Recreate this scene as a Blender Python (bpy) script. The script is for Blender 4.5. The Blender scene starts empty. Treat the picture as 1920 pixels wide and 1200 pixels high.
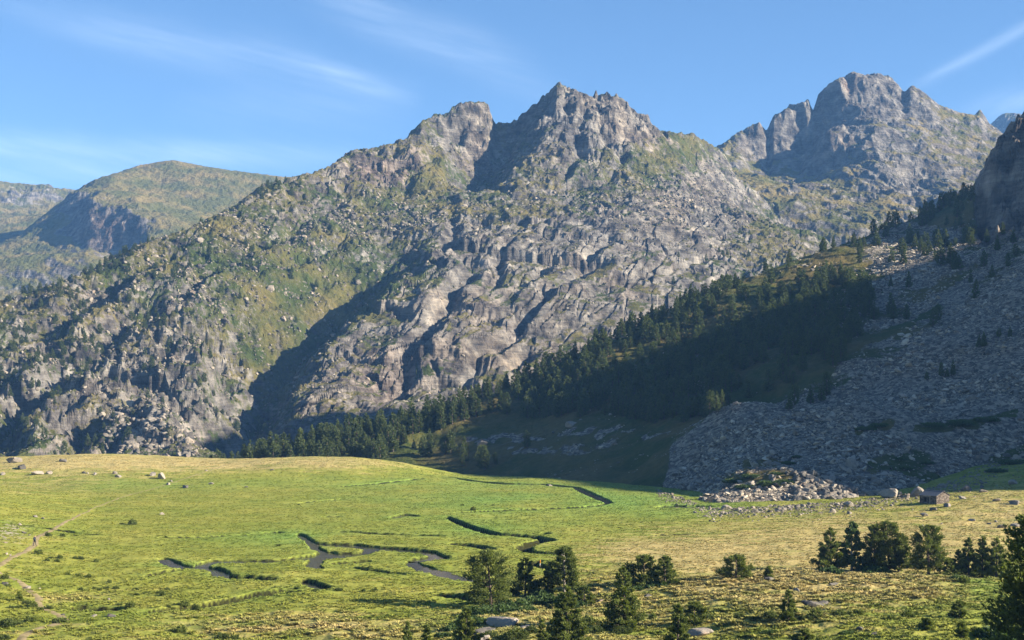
import bpy, math, random, time
import numpy as np
from mathutils import Vector, Matrix, Euler
T0 = time.time()
random.seed(7)
RNG = np.random.default_rng(7)
scene = bpy.context.scene
COL = scene.collection

# ------------------------------------------------------------------ camera, sky, sun, exposure
F, PX0, PY0, HC = 2637.0, 960.0, 757.0, 25.0        # focal length in 1920-px units, horizon row, eye height
cam_d = bpy.data.cameras.new('camera'); cam = bpy.data.objects.new('camera', cam_d); COL.objects.link(cam)
cam.location = (0, 0, HC); cam.rotation_euler = (math.radians(90), 0, 0)
cam_d.sensor_width = 36.0; cam_d.lens = 36.0 * F / 1920.0; cam_d.shift_y = (PY0 - 600.0) / 1920.0
cam_d.clip_start = 0.5; cam_d.clip_end = 20000.0
scene.camera = cam

SUN_EL = math.radians(21.5); SUN_AZ = math.atan2(1.0, -0.25)      # azimuth clockwise from +Y
SUN_DIR = Vector((math.sin(SUN_AZ) * math.cos(SUN_EL), math.cos(SUN_AZ) * math.cos(SUN_EL), math.sin(SUN_EL)))
sun_d = bpy.data.lights.new('sun', 'SUN'); sun = bpy.data.objects.new('sun', sun_d); COL.objects.link(sun)
sun_d.energy = 5.0; sun_d.angle = math.radians(0.53); sun_d.color = (1.0, 0.87, 0.70)
sun.rotation_euler = (-SUN_DIR).to_track_quat('-Z', 'Y').to_euler(); sun.location = (300, -60, 300)

world = bpy.data.worlds.new('World'); scene.world = world; world.use_nodes = True
WT = world.node_tree; WT.nodes.clear()
def wn(t, **k):
    n = WT.nodes.new(t)
    for a, b in k.items(): setattr(n, a, b)
    return n
def wmath(op, a, b=None, c=None, clamp=False):
    n = wn('ShaderNodeMath', operation=op, use_clamp=clamp)
    for i, v in enumerate((a, b, c)):
        if v is None: continue
        if isinstance(v, (int, float)): n.inputs[i].default_value = v
        else: WT.links.new(v, n.inputs[i])
    return n.outputs[0]
w_out = wn('ShaderNodeOutputWorld'); w_bg = wn('ShaderNodeBackground'); w_bg.inputs['Strength'].default_value = 0.05
sky = wn('ShaderNodeTexSky', sky_type='NISHITA', sun_disc=False, sun_elevation=SUN_EL, sun_rotation=SUN_AZ,
         altitude=2200.0, air_density=1.0, dust_density=0.25, ozone_density=3.0)
w_hsv = wn('ShaderNodeHueSaturation'); w_hsv.inputs['Saturation'].default_value = 1.08; w_hsv.inputs['Value'].default_value = 0.93
WT.links.new(sky.outputs[0], w_hsv.inputs['Color'])
# thin cirrus and old contrails, laid on the dome by direction (x/y, z/y seen from the valley)
w_tc = wn('ShaderNodeTexCoord'); w_sep = wn('ShaderNodeSeparateXYZ'); WT.links.new(w_tc.outputs['Generated'], w_sep.inputs[0])
w_y = wmath('MAXIMUM', w_sep.outputs['Y'], 0.02)
w_u = wmath('DIVIDE', w_sep.outputs['X'], w_y); w_v = wmath('DIVIDE', w_sep.outputs['Z'], w_y)
def w_noise(su, sv, scale, rough=0.55, detail=5.0, off=0.0, ang=0.0):
    c, s = math.cos(ang), math.sin(ang)
    a = wmath('ADD', wmath('MULTIPLY', w_u, c), wmath('MULTIPLY', w_v, s))
    b = wmath('SUBTRACT', wmath('MULTIPLY', w_v, c), wmath('MULTIPLY', w_u, s))
    cmb = wn('ShaderNodeCombineXYZ'); WT.links.new(wmath('MULTIPLY', a, su), cmb.inputs[0]); WT.links.new(wmath('MULTIPLY', b, sv), cmb.inputs[1]); cmb.inputs[2].default_value = off
    n = wn('ShaderNodeTexNoise'); n.inputs['Scale'].default_value = scale; n.inputs['Detail'].default_value = detail; n.inputs['Roughness'].default_value = rough
    WT.links.new(cmb.outputs[0], n.inputs['Vector']); return n.outputs[0]
def w_streak(p0, p1, width, strength, fade0=0.15, fade1=0.25, wob=0.3, off=0.0, extend=False):
    (u0, v0), (u1, v1) = [((p[0] - PX0) / F, (PY0 - p[1]) / F) for p in (p0, p1)]
    L = math.hypot(u1 - u0, v1 - v0); du, dv = (u1 - u0) / L, (v1 - v0) / L
    a = wmath('ADD', wmath('MULTIPLY', wmath('SUBTRACT', w_u, u0), du), wmath('MULTIPLY', wmath('SUBTRACT', w_v, v0), dv))
    b = wmath('SUBTRACT', wmath('MULTIPLY', wmath('SUBTRACT', w_v, v0), du), wmath('MULTIPLY', wmath('SUBTRACT', w_u, u0), dv))
    wid = width / F
    nz = W_WOB; b2 = wmath('ADD', b, wmath('MULTIPLY', wmath('SUBTRACT', nz, 0.5), wid * 2 * wob))
    q = wmath('DIVIDE', b2, wid); g = wmath('POWER', 2.718, wmath('MULTIPLY', wmath('MULTIPLY', q, q), -1.0))
    t = wmath('DIVIDE', a, L)
    f = wmath('MULTIPLY', wmath('SMOOTH_MIN', wmath('MAXIMUM', wmath('DIVIDE', t, fade0), 0.0), 1.0, 0.2),
              wmath('SMOOTH_MIN', wmath('MAXIMUM', wmath('DIVIDE', wmath('SUBTRACT', 1.0, t), fade1), 0.0), 1.0, 0.2))
    tex = W_TEX[1 if dv > 0 else 0]
    return wmath('MULTIPLY', wmath('MULTIPLY', wmath('MULTIPLY', g, f), tex), strength)
W_WOB = w_noise(1, 1, 9.0, 0.5, 2.0, 1.0)
W_TEX = [wmath('MULTIPLY', wmath('POWER', w_noise(3.0, 26.0, 3.0, 0.62, 4.0, o, a), 1.6), 2.6) for o, a in ((3.1, -0.25), (5.7, 0.45))]
cl = None
for args in [((-60, 0), (800, 186), 34, 0.20, .3, .2, 1.0), ((520, 105), (800, 192), 20, 0.14, .4, .3, 1.0),
             ((500, -60), (1090, 190), 36, 0.20, .25, .3, 1.0), ((-300, 262), (800, 302), 26, 0.30, .2, .4, 1.0),
             ((-300, 318), (500, 334), 30, 0.24, .2, .4, 1.0), ((1690, 176), (2150, -70), 11, 0.22, .2, .2, .6),
             ((1760, 232), (2250, 110), 26, 0.24, .25, .2, .8), ((300, 190), (780, 225), 34, 0.10, .3, .4, 1.2),
             ((-900, 120), (-150, 60), 34, 0.2, .3, .3, .8), ((2250, 40), (3200, -120), 34, 0.2, .3, .3, .8)]:
    s = w_streak(*args); cl = s if cl is None else wmath('ADD', cl, s)
w_mix = wn('ShaderNodeMixRGB'); w_mix.inputs[2].default_value = (6.6, 7.6, 8.6, 1)
WT.links.new(wmath('MINIMUM', wmath('MULTIPLY', cl, 0.68), 0.8), w_mix.inputs[0]); WT.links.new(w_hsv.outputs[0], w_mix.inputs[1])
WT.links.new(w_mix.outputs[0], w_bg.inputs['Color']); WT.links.new(w_bg.outputs[0], w_out.inputs['Surface'])

vs = scene.view_settings
vs.view_transform = 'Standard'; vs.look = 'None'; vs.exposure = 2.0; vs.gamma = 1.0; vs.use_curve_mapping = False
scene.render.engine = 'CYCLES'
scene.cycles.max_bounces = 3; scene.cycles.diffuse_bounces = 1; scene.cycles.glossy_bounces = 1
scene.cycles.transmission_bounces = 2; scene.cycles.volume_bounces = 0; scene.cycles.transparent_max_bounces = 4

# ------------------------------------------------------------------ numpy helpers
_perm = np.random.default_rng(11).permutation(256).astype(np.int32); _perm = np.concatenate([_perm, _perm, _perm])
_ang = np.random.default_rng(12).random(256) * 2 * np.pi; _gx, _gy = np.cos(_ang).astype(np.float32), np.sin(_ang).astype(np.float32)
def perlin(x, y, seed=0):
    x = np.asarray(x, np.float64); y = np.asarray(y, np.float64)
    xi = np.floor(x); yi = np.floor(y); xf = (x - xi).astype(np.float32); yf = (y - yi).astype(np.float32)
    xi = (xi.astype(np.int64) + seed * 57) & 255; yi = (yi.astype(np.int64) + seed * 131) & 255
    u = xf * xf * xf * (xf * (xf * 6 - 15) + 10); v = yf * yf * yf * (yf * (yf * 6 - 15) + 10)
    def g(ix, iy, dx, dy):
        h = _perm[_perm[ix & 255] + (iy & 255)]
        return _gx[h] * dx + _gy[h] * dy
    a = g(xi, yi, xf, yf); b = g(xi + 1, yi, xf - 1, yf); c = g(xi, yi + 1, xf, yf - 1); d = g(xi + 1, yi + 1, xf - 1, yf - 1)
    return ((a + u * (b - a)) * (1 - v) + (c + u * (d - c)) * v) * 1.5
def fbm(x, y, octs=4, gain=0.5, seed=0):
    s = 0; a = 1.0
    for o in range(octs): s = s + a * perlin(x * 2 ** o, y * 2 ** o, seed + o * 3); a *= gain
    return s
def ridged(x, y, octs=4, gain=0.5, seed=0):
    s = 0; a = 1.0
    for o in range(octs): s = s + a * (0.5 - np.abs(perlin(x * 2 ** o, y * 2 ** o, seed + o * 3))); a *= gain
    return s
def sstep(a, b, x): t = np.clip((x - a) / (b - a), 0, 1); return t * t * (3 - 2 * t)
def P(px, py, Y): return ((px - PX0) / F * Y, Y, HC + (PY0 - py) / F * Y)
def proj(x, y, z):
    y = np.maximum(y, 1.0); return PX0 + F * x / y, PY0 - F * (z - HC) / y
class RBF:
    def __init__(s, pts, lam=0.3):
        p = np.array(pts, np.float64); s.c = p[:, :2]; n = len(p)
        d = np.sqrt(((s.c[:, None] - s.c[None]) ** 2).sum(-1))
        A = np.zeros((n + 3, n + 3)); A[:n, :n] = -d + lam * np.eye(n) * -1.0
        Q = np.column_stack([np.ones(n), s.c / 1000.0]); A[:n, n:] = Q; A[n:, :n] = Q.T
        s.w = np.linalg.lstsq(A, np.concatenate([p[:, 2], np.zeros(3)]), rcond=None)[0]
    def __call__(s, x, y):
        n = len(s.c); r = s.w[n] + s.w[n + 1] * x / 1000 + s.w[n + 2] * y / 1000
        x32, y32 = x.astype(np.float32), y.astype(np.float32)
        for (cx, cy), w in zip(s.c, s.w[:n]): r = r - w * np.sqrt((x32 - np.float32(cx)) ** 2 + (y32 - np.float32(cy)) ** 2)
        return r
def seg_dist(x, y, poly):
    """distance to a polyline and the parameter along it"""
    best = np.full(np.shape(x), 1e9); tt = np.zeros(np.shape(x)); n = len(poly) - 1
    for i in range(n):
        ax, ay = poly[i][:2]; bx, by = poly[i + 1][:2]; dx, dy = bx - ax, by - ay
        t = np.clip(((x - ax) * dx + (y - ay) * dy) / (dx * dx + dy * dy + 1e-9), 0, 1)
        d = np.hypot(x - ax - t * dx, y - ay - t * dy); m = d < best
        best = np.where(m, d, best); tt = np.where(m, (i + t) / n, tt)
    return best, tt
def inpoly(px, py, poly):
    r = np.zeros(np.shape(px), bool); n = len(poly); j = n - 1
    for i in range(n):
        (xi, yi), (xj, yj) = poly[i], poly[j]
        c = ((yi > py) != (yj > py)) & (px < (xj - xi) * (py - yi) / (yj - yi + 1e-9) + xi); r ^= c; j = i
    return r
APEX = 60.0
class Sheet:
    """a height field z(x, y) on a fan-shaped grid whose apex lies behind the viewpoint"""
    def __init__(s, us, ys): s.us, s.ys = us, ys; U, Yg = np.meshgrid(us, ys); s.X = U * (Yg + APEX); s.Y = Yg; s.Z = None; s.att = {}
    def __call__(s, x, y, f=None):
        f = s.Z if f is None else f; x = np.asarray(x, float); y = np.asarray(y, float); u = x / (y + APEX)
        i = np.clip(np.searchsorted(s.us, u) - 1, 0, len(s.us) - 2); j = np.clip(np.searchsorted(s.ys, y) - 1, 0, len(s.ys) - 2)
        a = np.clip((u - s.us[i]) / (s.us[i + 1] - s.us[i]), 0, 1); b = np.clip((y - s.ys[j]) / (s.ys[j + 1] - s.ys[j]), 0, 1)
        z = (f[j, i] * (1 - a) + f[j, i + 1] * a) * (1 - b) + (f[j + 1, i] * (1 - a) + f[j + 1, i + 1] * a) * b
        return np.where((u < s.us[0]) | (u > s.us[-1]) | (y < s.ys[0]) | (y > s.ys[-1]), -1e4, z)
    def slope(s):
        zy = np.gradient(s.Z, s.ys, axis=0); zu = np.gradient(s.Z, s.us, axis=1) / (s.Y + APEX)
        zy = zy - zu * s.us[None, :]
        return zu, zy
def nodes(*segs):
    out = [np.linspace(a, b, n, endpoint=False) for a, b, n in segs]; out.append(np.array([segs[-1][1]])); return np.concatenate(out)
def mesh_np(name, v, faces, mats=(), smooth=False, atts=None, mat_idx=None):
    """faces: list of int arrays (n,3) or (n,4)"""
    me = bpy.data.meshes.new(name); v = np.asarray(v, np.float32).reshape(-1, 3)
    faces = [np.asarray(f, np.int32) for f in faces if len(f)]
    me.vertices.add(len(v)); me.vertices.foreach_set('co', v.ravel())
    lv = np.concatenate([f.ravel() for f in faces]); cnt = np.concatenate([np.full(len(f), f.shape[1], np.int32) for f in faces])
    me.loops.add(len(lv)); me.loops.foreach_set('vertex_index', lv)
    me.polygons.add(len(cnt)); me.polygons.foreach_set('loop_start', np.concatenate([[0], np.cumsum(cnt)[:-1]]).astype(np.int32))
    if mat_idx is not None: me.polygons.foreach_set('material_index', np.asarray(mat_idx, np.int32))
    me.update(calc_edges=True)
    if smooth: me.shade_smooth()
    else: me.shade_flat()
    for k, a in (atts or {}).items():
        at = me.attributes.new(k, 'FLOAT', 'POINT'); at.data.foreach_set('value', np.asarray(a, np.float32).ravel())
    for m in mats: me.materials.append(m)
    return me
def link(name, data, parent=None, loc=None, rot=None, scale=None):
    o = bpy.data.objects.new(name, data); COL.objects.link(o)
    if parent is not None: o.parent = parent
    if loc is not None: o.location = loc
    if rot is not None: o.rotation_euler = rot
    if scale is not None: o.scale = scale if hasattr(scale, '__len__') else (scale,) * 3
    return o
def tag(o, label=None, cat=None, group=None, kind=None):
    if label: o['label'] = label
    if cat: o['category'] = cat
    if group: o['group'] = group
    if kind: o['kind'] = kind
    return o
def sheet_object(name, s, mat, smooth, label):
    ny, nu = s.Z.shape; idx = np.arange(ny * nu).reshape(ny, nu)
    q = np.stack([idx[:-1, :-1], idx[:-1, 1:], idx[1:, 1:], idx[1:, :-1]], -1).reshape(-1, 4)
    me = mesh_np(name, np.stack([s.X, s.Y, s.Z], -1), [q], [mat], smooth, s.att)
    o = link(name, me); tag(o, label, None, None, 'structure'); return o

# ------------------------------------------------------------------ materials
class NT:
    def __init__(s, name):
        s.m = bpy.data.materials.new(name); s.m.use_nodes = True; s.t = s.m.node_tree; s.t.nodes.clear()
        s.out = s.n('ShaderNodeOutputMaterial')
    def n(s, typ, **k):
        n = s.t.nodes.new(typ)
        for a, b in k.items(): setattr(n, a, b)
        return n
    def set(s, sock, v):
        if isinstance(v, bpy.types.NodeSocket): s.t.links.new(v, sock)
        elif isinstance(v, (tuple, list)) and len(v) == 3 and sock.type == 'RGBA': sock.default_value = (*v, 1)
        else: sock.default_value = v
    def math(s, op, a, b=None, c=None, clamp=False):
        n = s.n('ShaderNodeMath', operation=op, use_clamp=clamp)
        for i, v in enumerate((a, b, c)):
            if v is not None: s.set(n.inputs[i], v)
        return n.outputs[0]
    def mix(s, f, a, b, mode='MIX'):
        n = s.n('ShaderNodeMixRGB', blend_type=mode); s.set(n.inputs[0], f); s.set(n.inputs[1], a); s.set(n.inputs[2], b); return n.outputs[0]
    def pos(s): return s.n('ShaderNodeNewGeometry').outputs['Position']
    def map(s, v, scale=(1, 1, 1), rot=(0, 0, 0), loc=(0, 0, 0)):
        n = s.n('ShaderNodeMapping'); s.set(n.inputs[0], v); n.inputs['Scale'].default_value = scale; n.inputs['Rotation'].default_value = rot; n.inputs['Location'].default_value = loc; return n.outputs[0]
    def noise(s, v, scale, detail=4.0, rough=0.55, color=False):
        n = s.n('ShaderNodeTexNoise'); s.set(n.inputs['Vector'], v); n.inputs['Scale'].default_value = scale; n.inputs['Detail'].default_value = detail; n.inputs['Roughness'].default_value = rough
        return n.outputs[1 if color else 0]
    def vor(s, v, scale, feature='F1', out='Distance'):
        n = s.n('ShaderNodeTexVoronoi', feature=feature); s.set(n.inputs['Vector'], v); n.inputs['Scale'].default_value = scale; return n.outputs[out]
    def ramp(s, f, stops, interp='LINEAR'):
        n = s.n('ShaderNodeValToRGB'); s.set(n.inputs[0], f); r = n.color_ramp; r.interpolation = interp
        while len(r.elements) < len(stops): r.elements.new(0.5)
        for e, (p, c) in zip(r.elements, stops): e.position = p; e.color = (*c, 1) if hasattr(c, '__len__') else (c, c, c, 1)
        return n.outputs[0]
    def rng(s, f, a, b, c=0.0, d=1.0):
        n = s.n('ShaderNodeMapRange'); s.set(n.inputs[0], f)
        for i, v in enumerate((a, b, c, d)): n.inputs[i + 1].default_value = v
        return n.outputs[0]
    def att(s, name, kind='GEOMETRY', out='Fac'):
        n = s.n('ShaderNodeAttribute', attribute_name=name, attribute_type=kind); return n.outputs[out]
    def bump(s, h, strength, dist, normal=None):
        n = s.n('ShaderNodeBump'); n.inputs['Strength'].default_value = strength; n.inputs['Distance'].default_value = dist; s.set(n.inputs['Height'], h)
        if normal is not None: s.set(n.inputs['Normal'], normal)
        return n.outputs[0]
    def bsdf(s, color, rough=0.9, normal=None, spec=0.15, **kw):
        b = s.n('ShaderNodeBsdfPrincipled'); s.set(b.inputs['Base Color'], color); s.set(b.inputs['Roughness'], rough); b.inputs['Specular IOR Level'].default_value = spec
        if normal is not None: s.set(b.inputs['Normal'], normal)
        for k, v in kw.items(): s.set(b.inputs[k], v)
        s.t.links.new(b.outputs[0], s.out.inputs['Surface']); return s.m

def rock_color(N, p, tone=1.0, warm=1.0):
    n1 = N.noise(p, 0.011, 5, 0.6); n2 = N.noise(p, 0.06, 6, 0.62)
    st = N.noise(N.map(p, (0.05, 0.05, 0.55), (0.25, 0.12, 0.3)), 1.0, 6, 0.65)
    f = N.math('ADD', N.math('MULTIPLY', n2, 0.70), N.math('MULTIPLY', st, 0.30))
    c = N.ramp(f, [(0.37, (0.050 * tone, 0.050 * tone, 0.053 * tone)), (0.47, (0.165 * tone, 0.153 * tone, 0.138 * tone)),
                   (0.55, (0.31 * tone, 0.292 * tone, 0.258 * tone)), (0.68, (0.62 * tone, 0.57 * tone, 0.48 * tone))])
    c = N.mix(N.rng(n1, 0.52, 0.72, 0, 0.75), c, N.mix(1.0, c, (0.98, 0.84, 0.72), 'MULTIPLY'))
    c = N.mix(N.rng(n1, 0.48, 0.30, 0, 0.7), c, N.mix(1.0, c, (0.72, 0.76, 0.86), 'MULTIPLY'))
    return c
def mat_mountain(name, tone=1.0, grass_a=(0.115, 0.125, 0.036), grass_b=(0.25, 0.20, 0.080), bumpd=2.5, fs=0.16):
    N = NT(name); p = N.pos()
    rc = rock_color(N, p, tone)
    g1 = N.noise(p, 0.018, 5, 0.6); g2 = N.noise(p, fs * 1.4, 4, 0.6)
    gc = N.mix(N.rng(g1, 0.42, 0.62), grass_a, grass_b)
    gc = N.mix(N.rng(g2, 0.35, 0.70, 0.0 if fs > .1 else .5, 0.85), N.mix(1.0, gc, (0.55, 0.62, 0.55), 'MULTIPLY'), gc)
    sp = N.vor(p, 0.33); sn = N.noise(p, 0.045, 3)
    rk = N.att('rock'); fine = N.noise(p, fs, 5, 0.65)
    m = N.rng(N.math('ADD', rk, N.math('MULTIPLY', N.math('SUBTRACT', fine, 0.5), 1.5)), 0.38, 0.62)
    spots = N.math('MULTIPLY', N.rng(sp, 0.34, 0.20), N.rng(sn, 0.46, 0.6))
    if fs > 0.1: m = N.math('MAXIMUM', m, N.math('MULTIPLY', spots, 0.9))
    red = N.att('red'); rc = N.mix(N.math('MULTIPLY', red, 0.8), rc, N.mix(1.0, rc, (1.0, 0.72, 0.62), 'MULTIPLY'))
    c = N.mix(m, gc, rc)
    h = N.math('ADD', N.noise(p, 0.25, 7, 0.65), N.math('MULTIPLY', N.noise(N.map(p, (0.06, 0.06, 0.5), (0.25, 0.12, 0.3)), 1.0, 5, 0.65), 0.55))
    return N.bsdf(c, 0.95, N.bump(h, 0.9, bumpd), 0.08)

MAT = {}
MAT['mountain'] = mat_mountain('mountain_rock_and_turf', 0.46, (0.048, 0.062, 0.016), (0.14, 0.115, 0.042))
MAT['far_mountain'] = mat_mountain('far_mountain_rock_and_turf', 0.46, (0.088, 0.090, 0.028), (0.185, 0.145, 0.058), 4.0, 0.03)

def mat_slope():
    N = NT('scree_and_turf'); p = N.pos()
    rk = N.att('rock'); fine = N.noise(p, 0.35, 5, 0.7)
    v = N.vor(p, 0.9, 'F1', 'Color'); vd = N.vor(p, 0.9)
    sepn = N.n('ShaderNodeSeparateColor'); N.set(sepn.inputs[0], v)
    rc = N.ramp(sepn.outputs[0], [(0.0, (0.06, 0.057, 0.05)), (0.5, (0.15, 0.137, 0.115)), (1.0, (0.32, 0.28, 0.22))])
    rc = N.mix(N.rng(N.noise(p, 0.02, 3), 0.45, 0.65, 0, 0.6), rc, N.mix(1.0, rc, (1.0, 0.86, 0.76), 'MULTIPLY'))
    g1 = N.noise(p, 0.03, 5, 0.6); g2 = N.noise(p, 0.5, 4, 0.65)
    gc = N.mix(N.rng(g1, 0.42, 0.6), (0.065, 0.082, 0.02), (0.155, 0.12, 0.045))
    gc = N.mix(N.rng(g2, 0.3, 0.7, 0.0, 0.8), N.mix(1.0, gc, (0.5, 0.55, 0.5), 'MULTIPLY'), gc)
    m = N.rng(N.math('ADD', rk, N.math('MULTIPLY', N.math('SUBTRACT', fine, 0.5), 1.3)), 0.4, 0.6)
    cl = rock_color(N, p, 0.5); ck = N.att('cliff'); rc = N.mix(ck, rc, N.mix(0.35, cl, N.mix(1.0, cl, (1.0, 0.75, 0.62), 'MULTIPLY')))
    h = N.math('ADD', N.math('MULTIPLY', vd, N.math('MULTIPLY', m, -0.8)), N.noise(p, 1.2, 5, 0.65))
    return N.bsdf(N.mix(m, gc, rc), 0.95, N.bump(h, 0.8, 0.7), 0.08)
MAT['slope'] = mat_slope()

def grass_color(N, p, dry, wet):
    a = N.noise(p, 0.05, 5, 0.6); b = N.noise(N.map(p, (0.35, 1, 1)), 0.33, 5, 0.65); d = N.noise(p, 1.7, 4, 0.6)
    c = N.mix(N.rng(a, 0.35, 0.65), (0.185, 0.212, 0.036), (0.275, 0.268, 0.056))
    c = N.mix(wet, c, N.mix(b, (0.135, 0.225, 0.040), (0.205, 0.285, 0.068)))
    straw = N.mix(N.noise(p, 0.12, 4), (0.35, 0.27, 0.10), (0.42, 0.345, 0.16))
    df = N.rng(N.math('ADD', dry, N.math('MULTIPLY', N.math('SUBTRACT', b, 0.5), 1.7)), 0.25, 0.85)
    c = N.mix(df, c, straw)
    dk = N.mix(N.rng(d, 0.30, 0.6), (0.78, 0.82, 0.78), (1.06, 1.05, 1.0))
    dk2 = N.mix(N.rng(b, 0.3, 0.55), (0.66, 0.76, 0.72), (1.04, 1.04, 1.04))
    return N.mix(1.0, N.mix(1.0, c, dk, 'MULTIPLY'), dk2, 'MULTIPLY')
def mat_meadow():
    N = NT('meadow_grass'); p = N.pos()
    c = grass_color(N, p, N.att('dry'), N.att('wet'))
    mud_shade = N.att('mud_shade'); c = N.mix(mud_shade, c, N.mix(N.noise(p, 2.0, 4), (0.005, 0.005, 0.003), (0.016, 0.014, 0.008)))  # near-black mud; the shade of overhanging grass is put into this colour
    st = N.att('stony'); fine = N.noise(p, 0.9, 5, 0.7)
    c = N.mix(N.rng(N.math('ADD', st, N.math('MULTIPLY', N.math('SUBTRACT', fine, 0.5), 1.2)), 0.5, 0.62), c, N.mix(N.noise(p, 3.0, 2), (0.2, 0.18, 0.15), (0.42, 0.36, 0.28)))
    h = N.math('ADD', N.noise(p, 1.6, 5, 0.65), N.noise(p, 0.5, 4, 0.6))
    return N.bsdf(c, 0.95, N.bump(h, 0.8, 0.30), 0.05)
MAT['meadow'] = mat_meadow()
def mat_tuft():
    N = NT('grass_blades'); p = N.pos()
    c = grass_color(N, p, N.att('dry', 'INSTANCER'), N.att('wet', 'INSTANCER'))
    r = N.att('tone', 'INSTANCER'); c = N.mix(1.0, c, N.mix(r, (0.82, 0.86, 0.84), (1.08, 1.06, 1.04)), 'MULTIPLY')
    return N.bsdf(c, 0.8, None, 0.1)
MAT['tuft'] = mat_tuft()
def mat_stone(name, a, b, c, scale=1.0, lichen=0.5, inst=None):
    N = NT(name); tc = N.n('ShaderNodeTexCoord').outputs['Object']; p = N.pos()
    oi = N.n('ShaderNodeObjectInfo').outputs['Random'] if inst is None else N.att('tone', 'INSTANCER')
    f = N.math('ADD', N.math('MULTIPLY', N.noise(p, 0.9 * scale, 6, 0.65), 0.55), N.math('MULTIPLY', oi, 0.45))
    col = N.ramp(f, [(0.30, a), (0.50, b), (0.72, c)])
    l = N.noise(p, 2.3 * scale, 5, 0.7); col = N.mix(N.rng(l, 0.56, 0.68, 0, lichen), col, (0.12, 0.125, 0.10))
    col = N.mix(N.rng(N.noise(p, 0.7 * scale, 3), 0.58, 0.72, 0, 0.5), col, (0.36, 0.25, 0.17))
    h = N.math('ADD', N.noise(p, 2.0 * scale, 7, 0.68), N.math('MULTIPLY', N.vor(p, 1.1 * scale, 'DISTANCE_TO_EDGE'), 0.5))
    return N.bsdf(col, 0.92, N.bump(h, 0.8, 0.25), 0.12)
MAT['boulder'] = mat_stone('granite_boulder', (0.085, 0.082, 0.076), (0.17, 0.155, 0.132), (0.29, 0.258, 0.21), 0.8, 0.45)
MAT['scree_rock'] = mat_stone('scree_stone', (0.088, 0.083, 0.072), (0.215, 0.196, 0.160), (0.46, 0.40, 0.31), 0.6, 0.25, True)
MAT['talus_rock'] = mat_stone('talus_stone', (0.065, 0.062, 0.056), (0.135, 0.122, 0.10), (0.24, 0.212, 0.17), 0.4, 0.3, True)
def mat_needles(name, a, b, tip, bright=1.0):
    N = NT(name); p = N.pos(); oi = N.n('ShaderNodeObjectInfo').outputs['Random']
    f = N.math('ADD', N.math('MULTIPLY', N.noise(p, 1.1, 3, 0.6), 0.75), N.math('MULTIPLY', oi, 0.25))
    c = N.mix(N.rng(f, 0.3, 0.75), a, b); k = N.att('tip'); c = N.mix(N.math('MULTIPLY', k, 0.8), c, tip)  # outer blade tips coloured lighter, as if catching the sun
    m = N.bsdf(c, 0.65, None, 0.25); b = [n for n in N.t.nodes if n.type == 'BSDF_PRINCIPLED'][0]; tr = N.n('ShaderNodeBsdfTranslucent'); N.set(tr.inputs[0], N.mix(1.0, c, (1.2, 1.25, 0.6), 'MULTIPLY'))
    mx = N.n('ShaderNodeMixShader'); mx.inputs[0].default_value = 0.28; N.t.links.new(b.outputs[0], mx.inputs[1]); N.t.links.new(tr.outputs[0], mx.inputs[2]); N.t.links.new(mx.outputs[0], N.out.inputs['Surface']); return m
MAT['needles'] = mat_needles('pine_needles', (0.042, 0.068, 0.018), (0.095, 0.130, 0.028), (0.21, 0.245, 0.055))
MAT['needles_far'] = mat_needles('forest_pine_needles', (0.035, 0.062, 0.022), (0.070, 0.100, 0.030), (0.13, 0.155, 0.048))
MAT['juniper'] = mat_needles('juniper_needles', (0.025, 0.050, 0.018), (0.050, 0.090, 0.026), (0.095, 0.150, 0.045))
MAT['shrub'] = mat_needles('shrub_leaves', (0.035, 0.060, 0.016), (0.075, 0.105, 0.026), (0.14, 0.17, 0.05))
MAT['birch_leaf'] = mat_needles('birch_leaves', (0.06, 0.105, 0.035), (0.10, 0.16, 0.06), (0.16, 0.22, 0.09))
def mat_bark(name, a, b):
    N = NT(name); tc = N.n('ShaderNodeTexCoord').outputs['Object']
    n = N.noise(N.map(tc, (3, 3, 0.8)), 3.0, 6, 0.7); return N.bsdf(N.mix(N.rng(n, 0.35, 0.65), a, b), 0.95, N.bump(n, 0.8, 0.05), 0.1)
MAT['bark'] = mat_bark('pine_bark', (0.045, 0.035, 0.028), (0.15, 0.12, 0.10))
MAT['dead_bark'] = mat_bark('bleached_bark', (0.14, 0.125, 0.115), (0.34, 0.31, 0.28))
MAT['birch_bark'] = mat_bark('birch_bark', (0.25, 0.24, 0.22), (0.55, 0.53, 0.49))
def mat_water():
    N = NT('stream_water'); p = N.pos(); n = N.noise(N.map(p, (1, 0.5, 1)), 1.6, 3)
    return N.bsdf(N.mix(N.noise(p, 0.3, 3), (0.020, 0.018, 0.014), (0.03, 0.028, 0.022)), 0.12, N.bump(n, 0.25, 0.05), 0.5)
MAT['water'] = mat_water()
def mat_simple(name, a, b, scale, rough=0.9, bump=0.3, bd=0.02, spec=0.2, stretch=(1, 1, 1)):
    N = NT(name); tc = N.n('ShaderNodeTexCoord').outputs['Object']; n = N.noise(N.map(tc, stretch), scale, 5, 0.65)
    return N.bsdf(N.mix(N.rng(n, 0.35, 0.65), a, b), rough, N.bump(n, bump, bd), spec)
MAT['path'] = mat_simple('trodden_earth', (0.17, 0.145, 0.07), (0.30, 0.24, 0.135), 0.8, 0.95, 0.6, 0.06, 0.05)
MAT['valley'] = mat_simple('valley_turf', (0.06, 0.07, 0.025), (0.16, 0.14, 0.06), 0.02, 0.95, 0.2, 1.0, 0.05)
print('materials', round(time.time() - T0, 1))

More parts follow.
